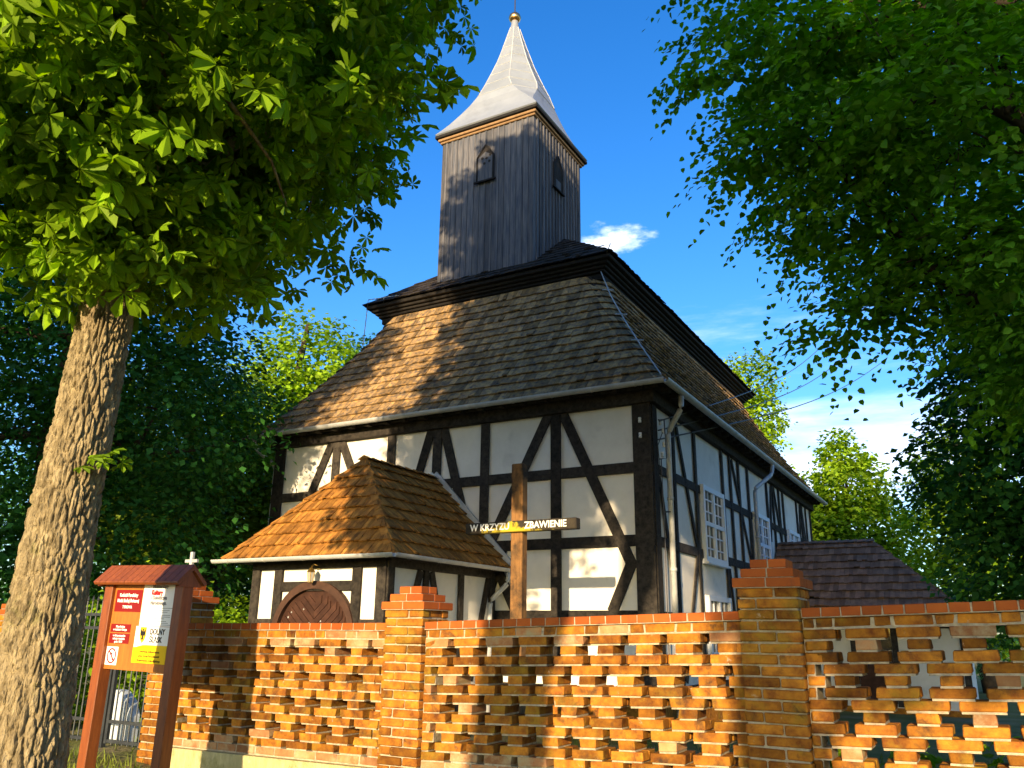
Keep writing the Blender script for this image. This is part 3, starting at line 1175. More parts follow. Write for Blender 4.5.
# ---- side annex with its own shingled hip roof
AV0, AV1, AU = 7.5, 11.2, -4.15
m = MB()
m.box(0.02, -AU, AV0, AV1, .0, 1.95)
annex = m.build('annex', MT['plaster'], church)
m = MB()
m.box(0.0, -AU + .02, AV0 - .02, AV1 + .02, -.3, .12)
m.build('plinth', MT['brick'], annex)
for x in (.15, 1.9, 2.75, -AU - .06):
    m = MB()
    m.beam((x, AV0, .14), (x, AV0, 1.8), .13, .035, (0, -1, 0))
    m.build('post', MT['timber'], annex)
m = MB()
m.beam((0.02, AV0, 1.86), (-AU + .02, AV0, 1.86), .16, .045, (0, -1, 0))
m.build('rail', MT['timber'], annex)
m = MB()
m.box(1.97, 2.68, AV0 - .03, AV0, .2, 1.3)
m.build('door', MT['door'], annex)
m = MB()
m.box(1.97, 2.68, AV0 - .015, AV0, 1.31, 1.77)
m.build('window', MT['glass'], annex)
m = MB()
AR = 3.88
a0, a1, a2, a3 = (.03, 7.2, 1.86), (4.5, 7.2, 1.86), (4.5, 11.52, 1.86), (.03, 11.52, 1.86)
b0, b1 = (.03, 9.36, AR), (2.31, 9.36, AR)
roof_face(m, a0, a1, b0, b1, 11, .11, .05)
roof_face(m, a2, a1, b1, b1, 11, .11, .05)
roof_face(m, a3, a2, b0, b1, 11, .11, .05)
hip_caps(m, a1, b1, 14, .09)
hip_caps(m, Vector(b1) + Vector((.06, 0, .02)), Vector(b0) + Vector((0, 0, .02)), 12, .13)
m.build('annex_roof', MT['shingle_brown'], annex, recalc=False)
m = MB()
A_ = [Vector(p) + dn for p in (a0, a1, a2, a3)]
B_ = [Vector(p) + dn for p in (b0, b1)]
for f in ((A_[0], A_[1], B_[1], B_[0]), (A_[1], A_[2], B_[1]), (A_[2], A_[3], B_[0], B_[1]), tuple(A_)):
    m.face(f)
m.build('roof_boarding', MT['roofing'], annex)

# insulators and bracket at the near corner
m = MB()
for (x, y, z) in ((-.16, -.1, 5.13), (-.16, -.1, 4.86), (.1, .22, 5.13), (.1, .34, 5.0), (.12, .3, 4.75), (.12, .2, 4.55)):
    m = MB()
    m.lathe([(.001, -.05), (.028, -.045), (.03, -.01), (.018, 0), (.03, .01), (.026, .045), (.001, .05)], (x, y, z), 10)
    m.build('insulator', MT['porcelain'], church, smooth=True)
m = MB()
m.tube([(.03, .3, 5.2), (.14, .3, 5.2), (.16, .3, 4.5), (.03, .3, 4.5)], .012, 6)
m.tube([(.03, .45, 3.6), (.14, .45, 3.6)], .012, 6)
m.tube([(.06, .3, 4.5), (.05, .36, 3.2), (.06, .3, 1.0)], .01, 6)
m.tube([(.1, .34, 5.0), (.08, .1, 4.7), (.06, .22, 4.3)], .008, 6)
m.build('cable', MT['wire'], church)

# wall lantern over the porch door (hangs from the wall)
lan = empty('wall_lantern', (CX + UX * 4.42 + VX * (PV - .05), CY + UY * 4.42 + VY * (PV - .05), 2.45), RZ)
lan.scale = (.8, .8, .8)
tag(lan, 'small brass lantern hanging above the arched porch door', 'lantern')
m = MB()
m.tube([(0, .05, .12), (0, -.1, .15), (0, -.16, .10)], .012, 6)
m.box(-.04, .04, .03, .06, .06, .18)
m.build('bracket', MT['brass'], lan)
m = MB()
m.lathe([(.001, .09), (.03, .07), (.085, .0), (.08, -.01), (.001, -.012)], (0, -.16, 0), 6)
m.lathe([(.05, -.19), (.052, -.205), (.02, -.22), (.001, -.23)], (0, -.16, 0), 6)
for k in range(6):
    a = math.pi / 3 * k
    m.tube([(.075 * math.cos(a), -.16 + .075 * math.sin(a), -.01), (.05 * math.cos(a), -.16 + .05 * math.sin(a), -.2)], .006, 4)
m.build('lantern_cage', MT['brass'], lan)
m = MB()
m.lathe([(.068, -.015), (.045, -.19), (.001, -.192)], (0, -.16, 0), 6)
m.build('glass', MT['lampglass'], lan)

# power wires from the church corner
pw = empty('power_line', (CX + .1, CY - .1, 5.1))
tag(pw, 'three thin wires running from the church corner over the annex to the right', 'power line')
for k, (px, py) in enumerate(((800, 352), (815, 366), (845, 373))):
    d_ = dir_of(px, py)
    tgt = Vector((0, 0, 1.6)) + d_ * (30 / math.hypot(d_.x, d_.y))
    a = Vector((CX + .15, CY + .0 + .12 * k, 5.12 - .14 * k))
    b = a + (tgt - a) * 1.6
    pts = []
    for j in range(15):
        t = j / 14
        p = a.lerp(b, t) - pw.location
        p.z -= .5 * math.sin(math.pi * t)
        pts.append(p)
    mb = MB()
    mb.tube(pts, .014, 5)
    mb.build('wire', MT['wire'], pw)


# ------------------------------------------------------------------ street wall of openwork brick
CH = .077
BH = .064


def brick_panel(label, u0, u1, zt0, zt1, left_solid=.0, cap_over=.025, seed=1, ledge=True):
    """u0<u1; coping top height zt0 at u0, zt1 at u1"""
    rg_ = random.Random(seed)
    e_ = empty('brick_fence_wall', WL((u0 + u1) / 2, .125, 0), RZ)
    tag(e_, label, 'wall')
    um = (u0 + u1) / 2
    zt = lambda u: zt0 + (zt1 - zt0) * (u - u0) / (u1 - u0)
    T = .25
    br, pale, mo, cp, cm, pl = MB(), MB(), MB(), MB(), MB(), MB()

    def bx(mb, a, b, y0, y1, row_top, h, r=None, jit=.0022):
        # brick between u=a..b at depth y0..y1, row_top measured down from the coping top
        za, zb = zt(a) - row_top, zt(b) - row_top
        r = rg_.random() if r is None else r
        xs = (-(b - um), -(a - um))
        zs = (zb, za)
        vs = []
        for lo in (1, 0):
            for y in (y0 - .125, y1 - .125):
                for i in (0, 1):
                    vs.append((xs[i] + rg_.uniform(-jit, jit) * 3, y + rg_.uniform(-jit, jit) * 2, zs[i] - (h if lo else 0) + rg_.uniform(-jit, jit)))
        mb.poly(vs, [(0, 2, 3, 1), (4, 5, 7, 6), (0, 1, 5, 4), (2, 6, 7, 3), (0, 4, 6, 2), (1, 3, 7, 5)], r)

    # coping of headers laid flat, with pale joints
    pit = .132
    n = max(1, round((u1 - u0) / pit))
    p_ = (u1 - u0) / n
    for i in range(n):
        a = u0 + i * p_
        bx(cp, a + .005, a + p_ - .005, -cap_over, T + cap_over, .0, .062, jit=.001)
    bx(cm, u0, u1, -cap_over + .006, T + cap_over - .006, .003, .066, .5, 0)
    top = .072
    # rows under the coping
    rows = []
    PI_ = .325
    for k in range(14):
        if k == 0:
            rows.append('solid')
        else:
            rows.append('sshssh'[(k - 1) % 3] if False else ('s', 'h', 's')[(k - 1) % 3])
    phase = rg_.uniform(0, PI_)
    L_ = u1 - u0
    for k, kind in enumerate(rows):
        zt_ = top + k * CH
        if kind == 'solid':
            a = u0
            j = 0
            while a < u1 - .02:
                w_ = .25 if j % 2 else .12
                b = min(a + w_, u1)
                bx(rg_.choice((br, br, br, br, pale)), a + .004, b - .004, .002, T - .002, zt_, BH)
                a = b + .006
                j += 1
            bx(mo, u0, u1, .008, T - .008, zt_ + .004, CH - .002, .5, 0)
            continue
        # offset pattern: rows above and below a header row share its centres
        grp = (k - 1) // 3
        off = phase + (PI_ / 2 if grp % 2 else 0)
        if kind == 's':
            first = (k - 1) % 3 == 0
            o_ = off + (0 if not first else 0)
            c = u0 - PI_ + (off % PI_)
            while c < u1 + PI_:
                a, b = c - .132, c + .132
                a, b = max(a, u0), min(b, u1)
                if b - a > .03:
                    tgt = pale if (k in (1, 13) and rg_.random() < .4) or rg_.random() < .02 else br
                    pr_ = rg_.uniform(-.008, .006)
                    bx(tgt, a, b, pr_, .12, zt_, BH)
                    bx(br, a, b, .13, T, zt_, BH)
                    bx(mo, a + .008 + rg_.uniform(-.004, .006), b - .008, .007, T - .007, zt_ + BH - .001, CH - BH + .002, .5, .001)
                c += PI_
        else:
            c = u0 - PI_ + (off % PI_)
            while c < u1 + PI_:
                a, b = c - .068, c + .068
                a, b = max(a, u0), min(b, u1)
                if b - a > .03:
                    bx(br if rg_.random() < .9 else pale, a, b, rg_.uniform(-.004, .004), T, zt_, BH)
                    bx(mo, a + .002, b - .002, .006, T - .006, zt_ + BH - .001, CH - BH + .002, .5, .001)
                c += PI_
    # end margin of toothed bricks at both ends
    for k in range(1, 14):
        zt_ = top + k * CH
        for end in (0, 1):
            w_ = .12 if k % 2 else .06
            a, b = (u0, u0 + w_) if end == 0 else (u1 - w_, u1)
            bx(br, a + .003, b - .003, -.001 + .003, T - .003, zt_ + .001, BH)
            bx(mo, a, b, .009, T - .009, zt_ + .0, CH, .5, 0)
    # solid footing rows then the ledge
    zt_ = top + 14 * CH
    a = u0
    while a < u1 - .02:
        b = min(a + .25, u1)
        bx(pale, a + .004, b - .004, .0, T, zt_, BH)
        a = b + .008
    bx(mo, u0, u1, .006, T - .006, zt_ - .002, CH + .01, .5, 0)
    nseg = max(2, int(L_ / .35))
    for i in range(nseg):
        a, b = u0 + L_ * i / nseg, u0 + L_ * (i + 1) / nseg
        bx(pl, a, b, -.07, T + .07, zt_ + CH, 1.5, .5, .0)
    br.build('bricks', MT['brick'], e_, bevel=.007)
    pale.build('limewashed_bricks', MT['brick_pale'], e_, bevel=.004)
    mo.build('mortar', MT['mortar'], e_)
    cp.build('coping', MT['brick_new'], e_, bevel=.004)
    cm.build('coping_mortar', MT['mortar'], e_)
    pl.build('footing', MT['plinth'], e_)
    return e_


def pier(label, u0, u1, v0, v1, ztop, zcap, seed, dark=False, cross=False):
    rg_ = random.Random(seed)
    e_ = empty('brick_pier', WL((u0 + u1) / 2, (v0 + v1) / 2, 0), RZ)
    tag(e_, label, 'brick pier')
    hw, hd = (u1 - u0) / 2, (v1 - v0) / 2
    br, mo, cp, cm = MB(), MB(), MB(), MB()
    n = int((zcap + .4) / CH)
    for k in range(n):
        z1 = zcap - k * CH
        z0 = z1 - BH
        for face in range(4):
            L_ = hw if face in (0, 2) else hd
            D_ = hd if face in (0, 2) else hw
            seq = [.12, .25] if (k + face) % 2 else [.25, .12]
            edges = [-L_]
            tot = 0
            i = 0
            while edges[-1] < L_ - .1:
                edges.append(min(edges[-1] + seq[i % 2] + .01, L_))
                i += 1
            if L_ - edges[-1] > 0:
                edges[-1] = L_
            for a, b in zip(edges[:-1], edges[1:]):
                a2, b2 = a + (.006 if a > -L_ else 0), b - (.006 if b < L_ else 0)
                if b2 - a2 < .02:
                    continue
                pj = rg_.uniform(-.009, .005)
                r = rg_.random()
                # slip bricks as thin blocks on each face; corners meet because each face owns one end
                ea = .11 if a <= -L_ + 1e-6 else 0
                if face == 0:
                    br.box(a2, b2, -D_ + pj, -D_ + .1, z0, z1, r, .003)
                elif face == 2:
                    br.box(-b2, -a2, D_ - .1, D_ + pj, z0, z1, r, .0015)
                elif face == 1:
                    br.box(D_ - .1, D_ + pj - .001, max(a2, -L_ + .103), min(b2, L_ - .103), z0 + .001, z1 - .001, r, .0) if min(b2, L_ - .103) > max(a2, -L_ + .103) else None
                else:
                    br.box(-D_ - pj + .001, -D_ + .1, max(-b2, -L_ + .103), min(-a2, L_ - .103), z0 + .001, z1 - .001, r, .0) if min(-a2, L_ - .103) > max(-b2, -L_ + .103) else None
    mo.box(-hw + .015, hw - .015, -hd + .015, hd - .015, -.4, zcap + .005, .5)
    br.build('bricks', MT['brick'], e_, bevel=.007)
    mo.build('mortar', MT['mortar'], e_)
    # stepped cap
    z = zcap + .006
    for ov, h in ((.028, .066), (-.025, .062), (-.085, .062)):
        w_, d_ = hw + ov, hd + ov
        nb = max(2, round(2 * w_ / .26))
        for i in range(nb):
            a, b = -w_ + 2 * w_ * i / nb, -w_ + 2 * w_ * (i + 1) / nb
            for y0, y1 in ((-d_, -.006), (.006, d_)):
                cp.box(a + (.005 if i else 0), b - (.005 if i < nb - 1 else 0), y0, y1, z, z + h, None, .001)
        cm.box(-w_ + .006, w_ - .006, -d_ + .006, d_ - .006, z - .006, z + h - .004, .5)
        z += h + .008
    cp.build('cap', MT['brick_new'], e_, bevel=.004)
    cm.build('cap_mortar', MT['mortar'], e_)
    if cross:
        c = MB()
        c.box(-.02, .02, -.015, .015, z - .02, z + .36)
        c.box(-.10, .10, -.013, .013, z + .24, z + .275)
        c.box(-.05, .05, -.02, .02, z - .01, z + .03)
        c.build('cross', MT['zinc'], e_)
    return e_


brick_panel('openwork brick wall between the sign board and the first capped pier', 1.70, 4.52, 1.66, 1.64, seed=2)
brick_panel('openwork brick wall between the two stepped brick piers, below the wooden cross', -1.545, 1.28, 1.765, 1.672, seed=3)
brick_panel('openwork brick wall right of the darker pier, in front of the annex', -6.0, -1.975, 1.93, 1.785, seed=4)
pier('brick pier with stepped cap in front of the porch', 1.28, 1.70, -.06, .36, 1.9, 1.775, 11)
pier('brick pier with stepped cap in front of the annex roof', -1.975, -1.545, -.07, .36, 1.9, 1.925, 12)
pier('brick gate pier behind the sign board, small metal cross on top', 4.66, 5.10, .12, .57, 2.0, 1.86, 13, cross=True)
pier('brick gate pier beyond the big tree trunk', 7.75, 8.2, .1, .55, 2.0, 1.72, 14)
brick_panel('openwork brick wall at the far left beyond the gate', 8.2, 12.0, 1.6, 1.5, seed=6)


# ------------------------------------------------------------------ wrought iron gate
def gate(label, ua, ub, seed):
    e_ = empty('iron_gate', WL((ua + ub) / 2, .42, .24), RZ)
    tag(e_, label, 'gate')
    h = (ub - ua) / 2
    f = MB()
    for x in (-h, h):
        f.box(x - .022, x + .022, -.02, .02, .05, 1.62)
    for z in (.06, .27, 1.32, 1.48):
        f.box(-h + .022, h - .022, -.018, .018, z, z + .035)
    f.build('frame', MT['iron'], e_)
    n = int(2 * h / .095)
    for i in range(1, n):
        x = -h + 2 * h * i / n
        b = MB()
        b.tube([(x, -.0, .04), (x, -.0, 1.66)], .009, 6)
        b.lathe([(.001, 0), (.016, .02), (.001, .08)], (x, 0, 1.65), 6)
        b.build('bar', MT['iron'], e_)
    return e_


gate('wrought iron gate leaf nearest the brick gate pier', 5.2, 6.06, 1)
gate('wrought iron gate leaf half hidden by the big tree trunk', 6.2, 7.1, 2)
gp = empty('gate_post', WL(6.13, .42, .2), RZ)
tag(gp, 'slim iron gate post topped with a small cross', 'gate post')
m = MB()
m.box(-.03, .03, -.03, .03, -.2, 1.86)
m.build('shaft', MT['iron'], gp)
m = MB()
m.box(-.014, .014, -.012, .012, 1.861, 2.06)
m.box(-.06, .06, -.01, .01, 1.96, 1.985)
m.build('cross', MT['zinc'], gp)
gp2 = empty('gate_post', WL(5.12, .42, .2), RZ)
tag(gp2, 'dark square gate post beside the brick gate pier', 'gate post')
m = MB()
m.box(-.035, .035, -.035, .035, -.2, 1.5)
m.build('shaft', MT['iron'], gp2)
m = MB()
m.box(-.045, .045, -.045, .045, 1.501, 1.52)
m.build('cap', MT['iron'], gp2)


# ------------------------------------------------------------------ writing
def text(body, size, material, parent, loc, rot=(R(90), 0, 0), align='CENTER', ext=.0012, bold=0.0, sx=1.0, name='lettering'):
    c = bpy.data.curves.new('t', 'FONT')
    c.body = body
    c.size = size
    c.align_x = align
    c.align_y = 'CENTER'
    c.extrude = ext
    c.offset = bold
    c.resolution_u = 3
    c.space_line = 1.0
    ob = bpy.data.objects.new('t', c)
    me = bpy.data.meshes.new_from_object(ob)
    bpy.data.objects.remove(ob)
    me.materials.clear()
    me.materials.append(material)
    me.name = name
    o_ = bpy.data.objects.new(name, me)
    COL.objects.link(o_)
    o_.parent = parent
    o_.location = loc
    o_.rotation_euler = rot
    o_.scale = (sx, 1, 1)
    return o_


# ------------------------------------------------------------------ wooden cross in the churchyard
cr = empty('wooden_cross', (.13, 12.0, 0), RZ)
tag(cr, 'tall weathered wooden cross with painted words on its arms, before the church front', 'cross')
m = MB()
m.beam((0, -.08, -.2), (0, -.08, 3.97), .19, .16, (0, 1, 0))
m.build('upright', MT['cross_wood'], cr, bevel=.012)
m = MB()
m.beam((-.83, -.145, 3.045), (.98, -.145, 3.045), .155, .14, (0, 1, 0), .5)
m.build('crossbar', MT['bar_wood'], cr, bevel=.01)
text('W KRZYZU', .135, MT['lettering'], cr, (-.41, -.149, 3.045), bold=.003, sx=.95)
text('ZBAWIENIE', .135, MT['lettering'], cr, (.50, -.149, 3.045), bold=.003, sx=.95)

# ------------------------------------------------------------------ information board
sg = empty('information_board', (-3.36, 7.885, .1), RZ)
sg.rotation_euler = (0, R(1.0), RZ)
sg.location = (-3.50 - .02, 8.20 + .01, .045)
sg.scale = (.97, 1.02, 1.04)
tag(sg, 'roofed red-brown wooden board with church notices and posters beside the gate', 'notice board')
for x in (-.53, .53):
    m = MB()
    m.box(x - .06, x + .06, -.06, .06, -.4, 1.90)
    m.build('post', MT['sign_wood'], sg, bevel=.006)
m = MB()
m.box(-.47, .47, -.02, .02, 1.11, 1.90)
bd = m.build('panel', MT['sign_board'], sg)
m = MB()
m.prism([(-.16, 1.88), (-.145, 1.862), (0, 2.0), (.145, 1.862), (.16, 1.88), (0, 2.035)],
        lambda p: (-.635, p[0], p[1]), lambda p: (.635, p[0], p[1]), .5)
for sgn in (-1, 1):
    for k in range(13):
        x = -.63 + k * .0975
        m.prism([(sgn * .165, 1.879), (sgn * .165, 1.891), (0.0, 2.048), (0.0, 2.0375)],
                lambda p: (x + .002, p[0], p[1]), lambda p: (x + .0935, p[0], p[1]), random.random())
m.build('board_roof', MT['sign_wood'], sg)
for x in (-.60, .60):
    m = MB()
    m.prism([(-.13, 1.85), (.13, 1.85), (0, 1.985)], lambda p: (x - .01, p[0], p[1]), lambda p: (x + .01, p[0], p[1]))
    m.build('gable', MT['sign_wood'], sg)
FX = lambda t: -.46 + .92 * t
FZ = lambda t: 1.885 - .765 * t


def plate(x0, x1, t0, t1, mt, o_, name):
    mb = MB()
    mb.box(FX(x0), FX(x1), -.021 - o_ - .002, -.021 - o_ + .0015, FZ(t1), FZ(t0))
    return mb.build(name, MT[mt], bd)


YT = -.0255
plate(.02, .455, .085, .345, 'maroon', .0, 'name_plate')
for i, (tx, t_) in enumerate((('Ko\u015bci\u00f3\u0142 Parafialny', .15), ('Matki Bo\u017cej Bolesnej', .215), ('TYMOWA', .29))):
    text(tx, .043 if i < 2 else .036, MT['lettering'], bd, (FX(.237), YT, FZ(t_)), bold=.0012, sx=.9)
plate(.01, .34, .49, .585, 'maroon', .0, 'notice_plate')
plate(.01, .34, .60, .715, 'maroon', .0, 'notice_plate')
for t_, tx in ((.52, 'Msze \u015bwi\u0119te'), (.555, 'w niedziele i \u015bwi\u0119ta'), (.625, 'w dni powszednie'), (.66, 'sobota i niedziela'), (.695, 'godz. 18.00')):
    text(tx, .026, MT['lettering'], bd, (FX(.175), YT, FZ(t_)), bold=.0008)
plate(.0, .19, .755, .965, 'white_print', .0, 'prohibition_sign')
m = MB()
cx, cz, R1, R2 = FX(.095), FZ(.86), .068, .055
for k in range(28):
    a, b = 2 * math.pi * k / 28, 2 * math.pi * (k + 1) / 28
    q = [(cx + R1 * math.cos(a), cz + R1 * math.sin(a)), (cx + R1 * math.cos(b), cz + R1 * math.sin(b)),
         (cx + R2 * math.cos(b), cz + R2 * math.sin(b)), (cx + R2 * math.cos(a), cz + R2 * math.sin(a))]
    m.prism(q, lambda p: (p[0], -.0235, p[1]), lambda p: (p[0], -.026, p[1]))
m.beam((cx - .042, -.0235, cz + .042), (cx + .042, -.0235, cz - .042), .012, .003, (0, -1, 0))
m.build('prohibition_ring', MT['red_print'], bd)
m = MB()
m.beam((cx + .022, -.0236, cz - .04), (cx - .012, -.0236, cz + .03), .012, .001, (0, -1, 0))
m.beam((cx - .016, -.0236, cz + .012), (cx + .012, -.0236, cz + .022), .008, .001, (0, -1, 0))
m.build('pictogram', MT['black_print'], bd)
plate(.475, .985, -.01, .50, 'white_print', .002, 'poster')
for tx, t_, s_, mt, x_ in (('Ministerstwo', .045, .05, 'grey_print', .74), ('Kultury', .115, .062, 'red_print', .70), ('i Dziedzictwa', .175, .05, 'grey_print', .74),
                           ('Narodowego.', .235, .05, 'grey_print', .74)):
    text(tx, s_, MT[mt], bd, (FX(x_), -.0285, FZ(t_)), bold=.0012 if mt != 'red_print' else .003, sx=.85)
m = MB()
for t_, a, b in ((.29, .49, .97), (.315, .62, .93), (.335, .62, .9), (.37, .62, .95), (.39, .62, .95), (.41, .62, .86), (.44, .62, .9), (.46, .62, .93), (.48, .49, .97), (.325, .5, .57), (.375, .5, .57)):
    m.box(FX(a), FX(b), -.0272, -.026, FZ(t_ + .006), FZ(t_))
m.build('small_print', MT['grey_print'], bd)
plate(.44, .97, .505, .92, 'white_print', .004, 'poster')
plate(.44, .97, .745, .92, 'yellow_print', .0065, 'poster_band')
m = MB()
n_ = 20
wave = [(FX(.44), FZ(.75))] + [(FX(.44 + .53 * k / n_), FZ(.745 - .03 * (1 if k > 7 else math.sin(k / 7 * math.pi / 2) ** 2))) for k in range(n_ + 1)] + [(FX(.97), FZ(.75))]
m.prism(wave, lambda p: (p[0], -.0271, p[1]), lambda p: (p[0], -.0295, p[1]))
m.build('poster_band', MT['yellow_print'], bd)
text('DOLNY', .070, MT['black_print'], bd, (FX(.79), -.0285, FZ(.565)), bold=.0016, sx=.9)
text('\u015aL\u0104SK', .070, MT['black_print'], bd, (FX(.775), -.0285, FZ(.655)), bold=.0016, sx=.9)
for t_, tx in ((.79, 'Renowacja dofinansowana'), (.84, 'przez Urz\u0105d Marsza\u0142kowski'), (.89, 'Wojew\u00f3dztwa Dolno\u015bl\u0105skiego')):
    text(tx, .027, MT['black_print'], bd, (FX(.71), -.0305, FZ(t_)))
# yellow shield with a black eagle
m = MB()
sx_, sz_ = FX(.565), FZ(.60)
shield = [(-.045, .065), (.045, .065), (.045, -.01), (.03, -.045), (0, -.075), (-.03, -.045), (-.045, -.01)]
m.prism(shield, lambda p: (sx_ + p[0], -.0272, sz_ + p[1]), lambda p: (sx_ + p[0], -.029, sz_ + p[1]))
m.build('coat_of_arms', MT['yellow_print'], bd)
m = MB()
for sgn in (-1, 1):
    m.prism([(0, .02), (sgn * .015, .03), (sgn * .036, .055), (sgn * .038, .01), (sgn * .026, -.02), (sgn * .01, -.005), (0, -.01)],
            lambda p: (sx_ + p[0], -.0291, sz_ + p[1]), lambda p: (sx_ + p[0], -.0298, sz_ + p[1]))
    m.prism([(0, -.01), (sgn * .008, -.005), (sgn * .018, -.045), (sgn * .006, -.04), (0, -.06)],
            lambda p: (sx_ + p[0], -.0291, sz_ + p[1]), lambda p: (sx_ + p[0], -.0298, sz_ + p[1]))
m.prism([(-.008, .02), (.008, .02), (.008, .045), (.0, .055), (-.012, .045)], lambda p: (sx_ + p[0], -.0299, sz_ + p[1]), lambda p: (sx_ + p[0], -.0304, sz_ + p[1]))
m.build('eagle', MT['black_print'], bd)

# ------------------------------------------------------------------ graves behind the gate
def P2(px, D):
    d_ = dir_of(px, 640)
    k = D / math.hypot(d_.x, d_.y)
    return d_.x * k, d_.y * k


x_, y_ = P2(127, 12.0)
gr = empty('gravestone', (x_, y_, .1), RZ)
tag(gr, 'pale blue-white rounded stone behind the iron gate', 'gravestone')
m = MB()
sil = [(-.36, -.2), (-.36, .45), (-.28, .62), (-.1, .74), (.1, .74), (.28, .62), (.36, .45), (.36, -.2)]
m.prism(sil, lambda p: (p[0], -.09, p[1]), lambda p: (p[0], .09, p[1]))
m.build('slab', MT['stone'], gr, bevel=.03)
m = MB()
m.box(-.42, .42, -.2, .2, -.2, .06)
m.build('base', MT['stone'], gr, bevel=.02)

# ------------------------------------------------------------------ the big horse chestnut in front
TX, TY = -3.53, 6.47
ct = empty('chestnut_tree', (TX, TY, ground_z(TX, TY)))
tag(ct, 'old horse chestnut with thick furrowed trunk leaning over the notice board and gate', 'tree')
rng = np.random.default_rng(5)
# furrowed trunk as a displaced tube
nz, na = 560, 270
zz = np.linspace(-.3, 9.0, nz)
cxz = np.interp(zz, [0, 1, 2.5, 4.2, 6, 9], [.05, .04, .04, .10, .40, 1.3])
cyz = np.interp(zz, [0, 4, 6, 9], [0, 0, .1, .3])
rz_ = np.interp(zz, [-.3, 0, .5, 1.5, 3, 4.4, 6, 9], [.39, .34, .295, .265, .225, .195, .15, .06])
from mathutils import noise as mn
m = MB()
for i in range(nz):
    for k in range(na):
        a = 2 * math.pi * k / na
        ca, sa = math.cos(a), math.sin(a)
        wob = .10 * mn.noise((ca * 1.1, sa * 1.1, zz[i] * .45))
        w1 = .35 * mn.noise((ca * 3, sa * 3, zz[i] * 2.2))
        w2 = .35 * mn.noise((ca * 3 + 9, sa * 3, zz[i] * 2.2))
        dd_ = mn.voronoi(Vector((ca * 5.2 + w1, sa * 5.2 + w2, zz[i] * 5.0 + w2 * 2)))[0]
        e1 = min(1, max(0, (dd_[1] - dd_[0]) / .34))
        d2_ = mn.voronoi(Vector((ca * 13 + w1 * 3, sa * 13, zz[i] * 14 + w2 * 3)))[0]
        e2 = min(1, max(0, (d2_[1] - d2_[0]) / .4))
        fine = mn.noise(Vector((ca * 22, sa * 22, zz[i] * 20)))
        rad = rz_[i] * (1 + wob) + .012 - .034 * (1 - e1) ** 1.5 - .012 * (1 - e2) + .007 * fine
        for (az_, hz_, hr_) in ((-1.9, 3.35, .13), (-2.3, 2.5, .09)):
            dd = math.hypot((a - (az_ % (2 * math.pi))) * .35, (zz[i] - hz_) * .6)
            if dd < hr_:
                rad -= .09 * (1 - dd / hr_)
        m.v.append((cxz[i] + rad * ca, cyz[i] + rad * sa, zz[i]))
for i in range(nz - 1):
    for k in range(na):
        k2 = (k + 1) % na
        m.f.append((i * na + k, i * na + k2, (i + 1) * na + k2, (i + 1) * na + k))
        m.r.append(.5)
for tgt, z0_, r_ in (((1.6, .4, 6.3), 4.6, .13), ((1.6, -1.3, 8.0), 5.4, .13), ((-.6, -2.0, 6.5), 4.8, .12), ((.8, 2.0, 8.5), 5.5, .12), ((1.2, -2.4, 6.2), 5.0, .10),
                      ((1.3, .2, 12.5), 8.2, .10), ((-.8, .8, 9.5), 6, .10), ((1.0, 1.2, 6.3), 4.9, .09), ((1.6, .2, 11), 7.0, .09), ((.0, -.3, 13.5), 8, .09)):
    a = (np.interp(z0_, zz, cxz), np.interp(z0_, zz, cyz), z0_)
    pts = limb(m, a, tgt, r_, .035, rng, 8, .15, 8)
    for _ in range(5):
        i = int(rng.integers(3, 8))
        limb(m, pts[i], pts[i] + rng.normal(size=3) * np.array([.8, .8, .5]), .03, .008, rng, 5, .05, 5)
m.build('trunk', MT['bark'], ct, smooth=True, recalc=False)
# crown blobs relative to the foot of the trunk
BL = [(1.05, -.3, 6.0, 2.0, 2.3, 1.35), (1.7, -.1, 7.3, 1.75, 2.1, 1.7), (.1, -1.4, 6.4, 1.6, 1.9, 1.6), (1.0, .4, 8.8, 2.2, 2.3, 1.9), (.5, -.6, 8.2, 2.0, 2.2, 2.0),
      (-.2, 1.4, 6.6, 1.5, 1.5, 1.5), (.0, -1.5, 5.1, 1.2, 1.1, .8), (1.6, 1.2, 6.4, 1.4, 1.3, 1.2), (-.45, -.4, 5.1, .95, 1.3, .8), (.25, -.65, 4.55, .95, .75, .5), (.5, .3, 4.7, .9, .8, .5),
      (-.6, .2, 6.8, .9, 1.6, 1.2)]
BU = [(1.1, .3, 10.8, 2.4, 2.3, 1.8), (1.1, .2, 13.0, 2.55, 2.2, 1.7), (1.1, .1, 14.1, 2.55, 1.9, 1.5), (2.2, .4, 10.0, 1.9, 1.8, 1.8), (.6, .2, 13.7, 2.1, 1.8, 1.3), (2.5, .3, 12.4, 1.9, 1.8, 1.9), (1.3, .3, 9.0, 2.2, 1.6, 1.2)]


def keep_ct(P):
    w_ = P + np.array([TX, TY, 0.2])
    dc = np.linalg.norm(w_ - np.array([0, 0, 1.6]), axis=1)
    nz_ = .3 * np.sin(w_[:, 2] * 3.1 + w_[:, 1] * 2.3) + .26 * np.sin(w_[:, 2] * 7.3 - w_[:, 1] * 4.1) + .15 * np.sin(w_[:, 2] * 13.3 + w_[:, 1] * 11)
    lim = -1.0 + .33 * (w_[:, 2] - 6.8) - .33 * (w_[:, 1] - 6.93) + nz_
    return (dc > 3.0) & ((w_[:, 0] < lim - .1) | (w_[:, 2] > 10.2))


